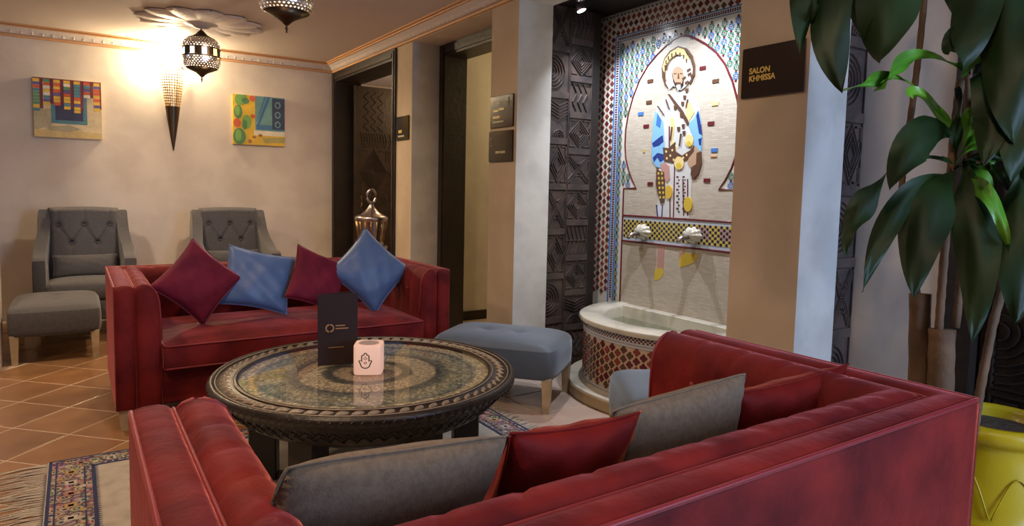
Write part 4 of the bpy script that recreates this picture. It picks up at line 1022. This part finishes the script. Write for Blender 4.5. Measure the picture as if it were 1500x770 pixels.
def ringmat():
    m = bpy.data.materials.new('inlaid_rings'); m.use_nodes = True; nt = m.node_tree; N = nt.nodes; L = nt.links; b = N['Principled BSDF']
    tc = N.new('ShaderNodeTexCoord'); sp = N.new('ShaderNodeSeparateXYZ'); L.new(tc.outputs['Object'], sp.inputs[0])
    def mth(op, a, b_=None, v=None):
        n = N.new('ShaderNodeMath'); n.operation = op; L.new(a, n.inputs[0])
        if b_ is not None: L.new(b_, n.inputs[1])
        if v is not None: n.inputs[1].default_value = v
        return n.outputs[0]
    r2 = mth('SQRT', mth('ADD', mth('MULTIPLY', sp.outputs['X'], sp.outputs['X']), mth('MULTIPLY', sp.outputs['Y'], sp.outputs['Y'])))
    ang = mth('ARCTAN2', sp.outputs['Y'], sp.outputs['X'])
    nz = N.new('ShaderNodeTexNoise'); nz.inputs['Scale'].default_value = 9; L.new(tc.outputs['Object'], nz.inputs['Vector'])
    rj = mth('ADD', r2, mth('MULTIPLY', nz.outputs['Fac'], v=.012)); rn = mth('DIVIDE', mth('SUBTRACT', rj, v=.015), v=.53)
    cr = N.new('ShaderNodeValToRGB'); e = cr.color_ramp; e.interpolation = 'LINEAR'
    st = [(0, (.10, .07, .05)), (.10, (.05, .035, .03)), (.14, (.37, .31, .23)), (.24, (.33, .27, .20)), (.27, (.05, .055, .06)), (.33, (.09, .09, .08)), (.36, (.38, .32, .22)), (.52, (.36, .30, .21)), (.55, (.05, .06, .07)),
          (.62, (.13, .14, .12)), (.68, (.28, .26, .18)), (.80, (.22, .23, .19)), (.84, (.10, .12, .12)), (.88, (.40, .35, .25)), (1, (.38, .33, .23))]
    while len(e.elements) < len(st): e.elements.new(.5)
    for i, (p, c) in enumerate(st): e.elements[i].position = p; e.elements[i].color = c+(1,)
    L.new(rn, cr.inputs['Fac'])
    # carved cells: polar voronoi
    cb = N.new('ShaderNodeCombineXYZ'); L.new(mth('MULTIPLY', r2, v=58), cb.inputs['X']); L.new(mth('MULTIPLY', ang, v=26), cb.inputs['Y'])
    vo = N.new('ShaderNodeTexVoronoi'); vo.feature = 'F1'; vo.inputs['Scale'].default_value = 1; L.new(cb.outputs[0], vo.inputs['Vector'])
    n2 = N.new('ShaderNodeTexNoise'); n2.inputs['Scale'].default_value = 75; n2.inputs['Detail'].default_value = 3; L.new(tc.outputs['Object'], n2.inputs['Vector'])
    c2 = N.new('ShaderNodeValToRGB'); c2.color_ramp.elements[0].position = .25; c2.color_ramp.elements[1].position = .62; c2.color_ramp.elements[0].color = (2.2, 2.15, 2.05, 1); c2.color_ramp.elements[1].color = (.55, .57, .62, 1)
    L.new(vo.outputs['Distance'], c2.inputs['Fac'])
    mx = N.new('ShaderNodeMix'); mx.data_type = 'RGBA'; mx.blend_type = 'MULTIPLY'; mx.inputs['Factor'].default_value = .6; L.new(cr.outputs['Color'], mx.inputs['A']); L.new(c2.outputs['Color'], mx.inputs['B'])
    c3 = N.new('ShaderNodeValToRGB'); c3.color_ramp.elements[0].position = .38; c3.color_ramp.elements[1].position = .62; c3.color_ramp.elements[0].color = (.45, .47, .5, 1); c3.color_ramp.elements[1].color = (1.6, 1.55, 1.4, 1); L.new(n2.outputs['Fac'], c3.inputs['Fac'])
    m2 = N.new('ShaderNodeMix'); m2.data_type = 'RGBA'; m2.blend_type = 'MULTIPLY'; m2.inputs['Factor'].default_value = .55; L.new(mx.outputs['Result'], m2.inputs['A']); L.new(c3.outputs['Color'], m2.inputs['B'])
    L.new(m2.outputs['Result'], b.inputs['Base Color']); b.inputs['Roughness'].default_value = .45
    bp = N.new('ShaderNodeBump'); bp.invert = True; bp.inputs['Strength'].default_value = .8; bp.inputs['Distance'].default_value = .004; L.new(vo.outputs['Distance'], bp.inputs['Height']); L.new(bp.outputs['Normal'], b.inputs['Normal'])
    return m
prof = [(0, TZ-.018)]
for i in range(1, 20): prof.append((.526*i/19, TZ-.018+(.002 if i % 2 else 0)))
MB().lathe(prof, 96, cap=False).build('carved_top', ringmat(), tb, True)
MB().lathe([(0, TZ-.004), (.5235, TZ-.004)], 96, cap=False).build('glass_top', M['glass'], tb, recalc=False)
ca = Vector((cos(-YAW), sin(-YAW), 0)); cf = Vector((sin(YAW), cos(YAW), 0))
for deg in (12, 72, 132, 192, 252, 312):
    v = ca*cos(R(deg))*.43+cf*sin(R(deg))*.43
    MB().box(-.055, .055, -.055, .055, 0, .41, bev=.008).build('leg', M['wood_table'], tb, loc=(v.x, v.y, 0), rz=atan2(v.y, v.x))
# menu card
mc = thing('menu_card', 'dark brown folded menu card standing on the round table', 'menu', (.955, 2.825, TZ+.0005), R(-12))
MB().box(-.085, .085, -.0015, .0015, 0, .315).build('front_leaf', mat('menu_board', (.020, .009, .008), .6, spec=.25), mc); fl0 = mc.children[0]
MB().box(0, .17, -.0015, .0015, 0, .315).build('rear_leaf', bpy.data.materials['menu_board'], mc, loc=(-.085, .003, 0), rz=R(24))
bronzeprint = mat('bronze_print', (.28, .15, .06), .4)
MB().tube([(-.035+.016*cos(2*pi*i/24), -.0022, .165+.016*sin(2*pi*i/24)) for i in range(24)], .0042, 6, closed=True).build('ring_emblem', bronzeprint, fl0, True)
MB().box(-.01, .03, -.0026, -.0014, .173, .178).box(-.01, .045, -.0026, -.0014, .16, .165).box(-.04, .025, -.0026, -.0014, .078, .081).build('print_line', bronzeprint, fl0)
# candle holder
cm = mat('frosted_wax', (.50, .38, .36), .45, bump=(30, .2, .003)); nt = cm.node_tree; Nn = nt.nodes; pb = Nn['Principled BSDF']
pb.inputs['Subsurface Weight'].default_value = .3; pb.inputs['Subsurface Radius'].default_value = (.05, .03, .02)
ch = thing('candle', 'square frosted candle light with a black hand emblem on the round table', 'candle', (1.035, 2.66, TZ+.0005), R(-28))
cb_ = .060
def sq_ring(r, z, n=40): return [(r*abs(cos(2*pi*i/n))**.34*(1 if cos(2*pi*i/n) > 0 else -1), r*abs(sin(2*pi*i/n))**.34*(1 if sin(2*pi*i/n) > 0 else -1), z) for i in range(n)]
rg_ = [sq_ring(cb_*k, z) for k, z in ((.96, 0), (1, .004), (1, .06), (1, .119), (.97, .123), (.75, .1235))]
wax = MB().add([p for r_ in rg_ for p in r_], [(a*40+i, a*40+(i+1) % 40, (a+1)*40+(i+1) % 40, (a+1)*40+i) for a in range(5) for i in range(40)]+[tuple(range(200, 240))]).build('wax_body', cm, ch, True, sharp=60)
MB().lathe([(.0, .1240), (.038, .1240), (.043, .1242)], 24, cap=False).build('wax_well', mat('wax_well', (.5, .4, .38), .3), wax, recalc=False)
pb.inputs['Emission Color'].default_value = (1, .55, .36, 1); pb.inputs['Emission Strength'].default_value = .34
hp = [(-.006, .03), (-.016, .036), (-.021, .050), (-.027, .060), (-.022, .064), (-.015, .058), (-.015, .082), (-.010, .086), (-.007, .083), (-.005, .091), (.0, .094), (.005, .091), (.007, .083), (.010, .086), (.015, .082), (.015, .058), (.022, .064), (.027, .060), (.021, .050), (.016, .036), (.006, .03)]
hm = MB(); m1 = MB().ridge(hp, .0045, .001, closed=True); hm.add(m1.v, m1.f)
m1 = MB().ridge([(-.007, .052), (0, .047), (.007, .052), (0, .057)], .003, .001, closed=True); hm.add(m1.v, m1.f)
m1 = MB().ridge([(-.008, .07), (0, .066), (.008, .07), (0, .078)], .003, .001, closed=True); hm.add(m1.v, m1.f)
hm.v = [(p[0]-.008, p[1]-cb_-.0005, p[2]) for p in hm.v]; hm.build('hand_emblem', M['black'], wax)

# ------------------------------------------------------------------ rug
def rugmat(name, base, kind):
    m = bpy.data.materials.new(name); m.use_nodes = True; nt = m.node_tree; N = nt.nodes; L = nt.links; b = N['Principled BSDF']; b.inputs['Roughness'].default_value = .95
    tc = N.new('ShaderNodeTexCoord')
    def vor(scale, feat='F1'):
        v = N.new('ShaderNodeTexVoronoi'); v.feature = feat; v.inputs['Scale'].default_value = scale; L.new(tc.outputs['Object'], v.inputs['Vector']); return v
    nz = N.new('ShaderNodeTexNoise'); nz.inputs['Scale'].default_value = 160; L.new(tc.outputs['Object'], nz.inputs['Vector'])
    if kind == 'border':
        v = vor(26); r = N.new('ShaderNodeValToRGB'); e = r.color_ramp; e.interpolation = 'CONSTANT'
        for _ in range(4): e.elements.new(.5)
        for i, (p, c) in enumerate([(0, (.48, .36, .28)), (.22, (.04, .05, .12)), (.34, (.50, .42, .34)), (.52, (.32, .17, .13)), (.66, (.07, .07, .15)), (.78, (.42, .33, .26))]): e.elements[i].position = p; e.elements[i].color = c+(1,)
        L.new(v.outputs['Distance'], r.inputs['Fac']); src = r.outputs['Color']
        v2 = vor(26); mx = N.new('ShaderNodeMix'); mx.data_type = 'RGBA'; mx.blend_type = 'MULTIPLY'; mx.inputs['Factor'].default_value = .4; L.new(src, mx.inputs['A']); L.new(v2.outputs['Color'], mx.inputs['B']); src = mx.outputs['Result']
    else:
        n2 = N.new('ShaderNodeTexNoise'); n2.inputs['Scale'].default_value = 12; n2.inputs['Detail'].default_value = 5; L.new(tc.outputs['Object'], n2.inputs['Vector'])
        r = N.new('ShaderNodeValToRGB'); r.color_ramp.elements[0].position = .4; r.color_ramp.elements[1].position = .65; r.color_ramp.elements[0].color = tuple(base)+(1,); r.color_ramp.elements[1].color = tuple(q*.78 for q in base)+(1,)
        L.new(n2.outputs['Fac'], r.inputs['Fac']); src = r.outputs['Color']
    L.new(src, b.inputs['Base Color'])
    bp = N.new('ShaderNodeBump'); bp.inputs['Strength'].default_value = .7; bp.inputs['Distance'].default_value = .004; L.new(nz.outputs['Fac'], bp.inputs['Height']); L.new(bp.outputs['Normal'], b.inputs['Normal'])
    return m
rg = thing('rug', 'cream oriental rug with a dark floral border and fringe under the round table', 'rug', (0, 0, 0))
field = rugmat('rug_cream', (.50, .44, .36), 'field'); bord = rugmat('rug_border', None, 'border'); navy = mat('rug_navy', (.03, .04, .10), .95)
rx0, rx1, ry0, ry1 = -.125, 1.945, 1.25, 3.475; bw = .17
MB().box(rx0, rx1, ry0, ry1, .0015, .008).build('pile_ground', field, rg)
bm2 = MB().box(rx0+.012, rx0+bw, ry0+.01, ry1-.01, .006, .0095).box(rx1-bw, rx1-.012, ry0+.01, ry1-.01, .006, .0095).box(rx0+bw, rx1-bw, ry1-bw*.75, ry1-.012, .006, .0095).box(rx0+bw, rx1-bw, ry0+.012, ry0+bw, .006, .0095)
bm2.build('floral_border', bord, rg)
ln = MB()
for o, w_ in ((.004, .012), (bw-.012, .014), (.03, .006), (bw-.04, .006)):
    a0, a1_, b0, b1 = rx0+o, rx1-o, ry0+o, ry1-o*.78
    for q in ((a0, a0+w_, b0, b1), (a1_-w_, a1_, b0, b1), (a0, a1_, b1-w_*.8, b1), (a0, a1_, b0, b0+w_)): ln.box(q[0], q[1], q[2], q[3], .007, .0103)
ln.build('border_line', navy, rg)
rndm = random.Random(3)
fl = MB()   # rosettes and leaves woven in the border
pcs = []
def ros_(x, y, s, m_):
    fl.add([(x+s*cos(q*pi/4)*(1 if q % 2 else .6), y+s*sin(q*pi/4)*(1 if q % 2 else .6), .0108) for q in range(8)], [tuple(range(8))], m_)
for i in range(20):
    y = ry0+.1+i*.115; 
    if y < ry1-.1:
        for q in (-1, 1): ros_(rx0+bw/2 if q < 0 else rx1-bw/2, y, .032, i % 3); ros_((rx0+bw/2 if q < 0 else rx1-bw/2), y, .014, 3); ros_((rx0+bw/2 if q < 0 else rx1-bw/2)+.04*(1 if i % 2 else -1), y+.055, .016, (i+1) % 3)
for i in range(18):
    x = rx0+.12+i*.115
    if x < rx1-.1: ros_(x, ry1-.075, .026, i % 3); ros_(x, ry1-.075, .012, 3); ros_(x+.055, ry1-.075+.02*(1 if i % 2 else -1), .015, (i+1) % 3)
tag(fl.build('woven_flowers', [mat('rug_rose', (.36, .19, .14), .95), mat('rug_cream2', (.52, .46, .38), .95), mat('rug_gold', (.42, .28, .12), .95), navy], rg, recalc=False), kind='stuff')
# zigzag of small navy ticks inside the border
tk = MB()
for i in range(120):
    y = ry0+.03+i*.018
    if y < ry1-.14: tk.add([(rx0+bw, y, .0095), (rx0+bw+.016, y+.005, .0095), (rx0+bw, y+.010, .0095)], [(0, 1, 2)])
    if y < ry1-.14: tk.add([(rx0, y, .004), (rx0-.014, y+.005, .004), (rx0, y+.010, .004)], [(0, 1, 2)])
tag(tk.build('border_ticks', navy, rg, recalc=False), kind='stuff')
fr = MB()
for i in range(240):
    y = ry0+(ry1-ry0)*i/240; 
    for sx, xx in ((-1, rx0), (1, rx1)):
        l = rndm.uniform(.10, .2) if sx < 0 else rndm.uniform(.05, .09); dy = rndm.uniform(-.03, .03)
        fr.add([(xx, y, .003), (xx, y+.006, .003), (xx+sx*l*.5, y+.007+dy*.4, .006), (xx+sx*l*.5, y+dy*.4, .006), (xx+sx*l, y+.005+dy, .0015), (xx+sx*l, y+.001+dy, .0015)], [(0, 1, 2, 3), (3, 2, 4, 5)])
tag(fr.build('fringe', field, rg, recalc=False), kind='stuff')

# ------------------------------------------------------------------ silver urn in the doorway
ur = thing('urn_stand', 'engraved metal pedestal drum in the first doorway, below the urn', 'pedestal', (2.30, 5.87, 0))
uz = .70
MB().lathe([(.15, 0), (.16, .02), (.145, .04), (.13, .06), (.13, uz-.06), (.14, uz-.04), (.15, uz-.02), (.145, uz)], 32).build('drum', M['silver'], ur, True, sharp=50)
eg = MB()
for i in range(18):
    for j in range(6):
        a = 2*pi*(i+(j % 2)*.5)/18; z = .12+j*.10
        eg.tube([(.132*cos(a+.12*cos(q*pi/2)), .132*sin(a+.12*cos(q*pi/2)), z+.035*sin(q*pi/2)) for q in range(4)], .003, 4, closed=True)
tag(eg.build('engraving', M['bronze'], ur, True), kind='stuff')
un = thing('urn', 'lidded silver and copper urn with a ring handle, standing before the carved door', 'urn', (2.30, 5.87, uz))
MB().lathe([(.105, 0), (.115, .01), (.108, .03), (.112, .05), (.128, .15), (.136, .21), (.14, .23)], 32).build('body', M['silver'], un, True, sharp=60)
MB().lathe([(.142, .228), (.15, .238), (.15, .26), (.142, .27), (.125, .278), (.10, .29), (.07, .31), (.04, .345), (.022, .37), (.018, .385), (.0, .39)], 32, cap=False).build('lid', M['silver'], un, True, sharp=60)
MB().tube([(.042*sin(2*pi*i/20), 0, .455+.062*-cos(2*pi*i/20)) for i in range(20)], .013, 8, closed=True).build('ring_handle', M['silver'], un, True)
fl_ = MB()
for i in range(16):
    a = 2*pi*i/16; fl_.tube([(.113*cos(a), .113*sin(a), .04), (.13*cos(a), .13*sin(a), .15), (.141*cos(a), .141*sin(a), .225)], .005, 5)
tag(fl_.build('fluting', M['brass'], un, True), kind='stuff')

# ------------------------------------------------------------------ potted dracaena
PX, PY = 2.50, .90
pl = thing('potted_plant', 'tall corn plant with broad drooping leaves in a yellow pot, right of the near sofa', 'plant', (PX, PY, 0))
pz = .545
pot_ = MB().lathe([(.13, 0), (.14, .02), (.16, .06), (.183, .12), (.196, .20), (.199, .235), (.194, .25), (.188, .26), (.180, .30), (.168, .38), (.158, .44), (.152, .475), (.156, .485), (.170, .492), (.180, .505), (.183, .52), (.178, .535), (.165, pz), (.15, pz), (.142, .53), (.138, .48)], 48, cap=True).build('pot', M['yellow_pot'], pl, True)
for i in range(8):
    a0 = 2*pi*i/8
    def rr(z): return .199-.047*max(0, (z-.24))/.235+.002
    MB().tube([(rr(z)*cos(a0+da), rr(z)*sin(a0+da), z) for da, z in [(-.38+.76*q/12, .27+.13*sin(pi*q/12)) for q in range(13)]], .0025, 6).build('relief_arch', M['yellow_pot'], pot_, True)
MB().lathe([(0, .51), (.08, .512), (.14, .505)], 24, cap=False).build('soil', M['soil'], pot_, True)
off = Vector((PX, PY, 0))
def W(u, v, d): return at(u, v, d)-off
def cane(pts, r, rings=True):
    P = [W(*p) for p in pts]; Q = []
    for i in range(len(P)-1):
        for q in range(8): Q.append(P[i].lerp(P[i+1], q/8))
    Q.append(P[-1]); rad = [r*(1+(.12 if (k % 2) else 0)) if rings else r*(1+.03*sin(k*1.7)) for k in range(len(Q))]
    MB().tube(Q, rad, 10).build('cane', M['cane'], pl, True)
cane([(1345, 640, 2.12), (1346, 560, 2.12), (1348, 430, 2.12)], .031, False)
cane([(1379, 645, 2.06), (1378, 560, 2.06), (1380, 482, 2.06)], .037, False)
cane([(1425, 640, 2.0), (1436, 570, 2.0), (1453, 480, 2.02), (1478, 385, 2.05), (1503, 300, 2.1), (1520, 180, 2.15), (1530, 60, 2.15)], .012)
cane([(1345, 435, 2.14), (1320, 320, 2.16), (1322, 250, 2.18), (1337, 150, 2.2), (1347, 70, 2.2), (1360, -60, 2.2)], .0095)
cane([(1375, 486, 2.06), (1381, 400, 2.06), (1390, 290, 2.06), (1397, 200, 2.06), (1407, 118, 2.06)], .0115)
cane([(1400, 480, 2.04), (1418, 300, 2.06), (1420, 200, 2.08), (1418, 110, 2.08), (1425, -60, 2.1)], .011)
def bez(P, t):
    P = list(P)
    while len(P) > 1: P = [P[i].lerp(P[i+1], t) for i in range(len(P)-1)]
    return P[0]
def leaf(pts, wd, col='leaf', side=None, wave=.018, seed=0):
    """pts: base..tip ; wd: full width in m ; the blade broadens past the stalk and ends in a point"""
    wd *= .92; P = [W(*p) for p in pts]; n = 18; k = 6; rnd = random.Random(seed); ph = rnd.uniform(0, 6)
    view = (bez(P, .5)+off-CAM).normalized(); vs = []
    for i in range(n+1):
        t = i/n; c = bez(P, t); tg = (bez(P, min(1, t+.02))-bez(P, max(0, t-.02))).normalized()
        sd = tg.cross(view); sd.normalize(); nn = sd.cross(tg); tilt = side or 0
        sd = (sd*cos(tilt)+nn*sin(tilt)).normalized(); nn = sd.cross(tg)
        w2 = wd/2*min(1, .10+(t/.38)**1.4)*(1 if t < .5 else max(0, 1-((t-.5)/.5)**2.0)**.9)*(1+.04*sin(11*t+ph)); w2 = max(w2, .0006)
        for j in range(k+1):
            a = 2*j/k-1; w2 *= 1; vs.append(c+sd*w2*a+nn*(abs(a)**1.4*w2*.32)+nn*wave*sin(9*t+ph+a*1.3)*abs(a))
    fs = [(i*(k+1)+j, i*(k+1)+j+1, (i+1)*(k+1)+j+1, (i+1)*(k+1)+j) for i in range(n) for j in range(k)]
    MB().add(vs, fs).build('leaf', M[col], pl, True, recalc=False)
LV = [
 ([(1215, -90, 1.95), (1170, -40, 1.9), (1172, 78, 1.85)], .085, 'leaf', .2), ([(1215, -80, 1.95), (1192, -30, 1.9), (1192, 27, 1.85)], .05, 'leaf', .3),
 ([(1275, -140, 2.0), (1205, -30, 1.85), (1205, 60, 1.82), (1234, 136, 1.8)], .115, 'leaf', 0), ([(1345, -150, 2.05), (1300, -60, 1.85), (1300, 20, 1.8), (1289, 92, 1.78)], .175, 'leaf', 0),
 ([(1290, -140, 2.0), (1255, -60, 1.9), (1262, 10, 1.85), (1266, 62, 1.85)], .10, 'leaf', -.3),
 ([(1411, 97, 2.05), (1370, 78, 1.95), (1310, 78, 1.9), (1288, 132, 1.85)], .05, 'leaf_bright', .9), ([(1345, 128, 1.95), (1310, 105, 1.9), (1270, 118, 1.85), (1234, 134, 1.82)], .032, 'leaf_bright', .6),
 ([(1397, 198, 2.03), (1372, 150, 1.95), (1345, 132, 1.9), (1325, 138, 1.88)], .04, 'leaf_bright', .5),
 ([(1398, 205, 2.03), (1370, 165, 1.92), (1330, 205, 1.86), (1304, 278, 1.84)], .115, 'leaf', 0),
 ([(1300, 250, 1.95), (1272, 290, 1.86), (1235, 320, 1.84), (1240, 374, 1.83)], .07, 'leaf', -.3),
 ([(1392, 258, 2.03), (1340, 250, 1.92), (1290, 330, 1.86), (1263, 428, 1.84)], .072, 'leaf', .2),
 ([(1393, 250, 2.03), (1370, 265, 1.9), (1345, 330, 1.86), (1338, 436, 1.84)], .145, 'leaf', 0),
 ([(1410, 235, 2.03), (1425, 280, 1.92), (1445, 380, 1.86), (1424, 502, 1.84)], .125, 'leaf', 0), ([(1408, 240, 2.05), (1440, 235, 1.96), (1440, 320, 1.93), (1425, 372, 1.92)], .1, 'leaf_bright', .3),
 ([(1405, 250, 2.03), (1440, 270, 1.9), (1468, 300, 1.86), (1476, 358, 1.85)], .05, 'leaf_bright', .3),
 ([(1505, 240, 1.95), (1480, 300, 1.85), (1500, 400, 1.83), (1488, 478, 1.83)], .12, 'leaf', .1),
 ([(1430, 110, 2.05), (1460, 60, 1.9), (1470, 160, 1.86), (1440, 245, 1.85)], .12, 'leaf', .2), ([(1412, 112, 2.04), (1440, 60, 1.95), (1460, 30, 1.93), (1478, -5, 1.93)], .11, 'leaf_bright', 0),
 ([(1420, 110, 2.05), (1408, 20, 1.95), (1395, 60, 1.9), (1392, 76, 1.88)], .07, 'leaf', .2), ([(1450, -90, 2.0), (1440, -20, 1.9), (1425, 40, 1.86), (1411, 98, 1.85)], .13, 'leaf', 0),
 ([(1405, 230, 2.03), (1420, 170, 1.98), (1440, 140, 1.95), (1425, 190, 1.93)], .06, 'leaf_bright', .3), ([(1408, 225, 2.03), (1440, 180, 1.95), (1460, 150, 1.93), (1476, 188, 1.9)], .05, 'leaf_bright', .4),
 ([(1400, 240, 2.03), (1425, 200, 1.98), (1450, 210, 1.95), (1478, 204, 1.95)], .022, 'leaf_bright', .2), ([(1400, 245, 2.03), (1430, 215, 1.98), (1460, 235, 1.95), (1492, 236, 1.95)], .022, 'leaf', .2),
 ([(1398, 248, 2.03), (1440, 225, 1.98), (1465, 250, 1.95), (1488, 300, 1.95)], .03, 'leaf', .4), ([(1395, 238, 2.03), (1370, 225, 1.98), (1355, 232, 1.96), (1345, 238, 1.95)], .018, 'leaf', .3),
 ([(1490, -80, 2.0), (1465, 10, 1.85), (1470, 120, 1.83), (1485, 210, 1.82)], .13, 'leaf', 0), ([(1530, -60, 2.0), (1505, 60, 1.85), (1500, 160, 1.83), (1480, 268, 1.82)], .15, 'leaf', .1),
 ([(1530, 60, 2.1), (1500, 100, 1.95), (1515, 220, 1.9), (1500, 330, 1.9)], .15, 'leaf', .1), ([(1420, 100, 2.06), (1430, 70, 2.0), (1455, 60, 1.97), (1500, 58, 1.95)], .03, 'leaf_bright', .5),
 ([(1440, 120, 2.1), (1455, 150, 2.0), (1465, 200, 1.98), (1450, 250, 1.97)], .08, 'leaf_bright', .4), ([(1360, -60, 2.2), (1400, -60, 2.0), (1420, 10, 1.95), (1416, 42, 1.95)], .10, 'leaf', .1),
 ([(1400, 238, 2.05), (1396, 190, 2.0), (1408, 160, 1.98), (1402, 128, 1.97)], .03, 'leaf', .4)]
for i, (p, wd, c, s_) in enumerate(LV): leaf(p, wd, c, s_, seed=i)
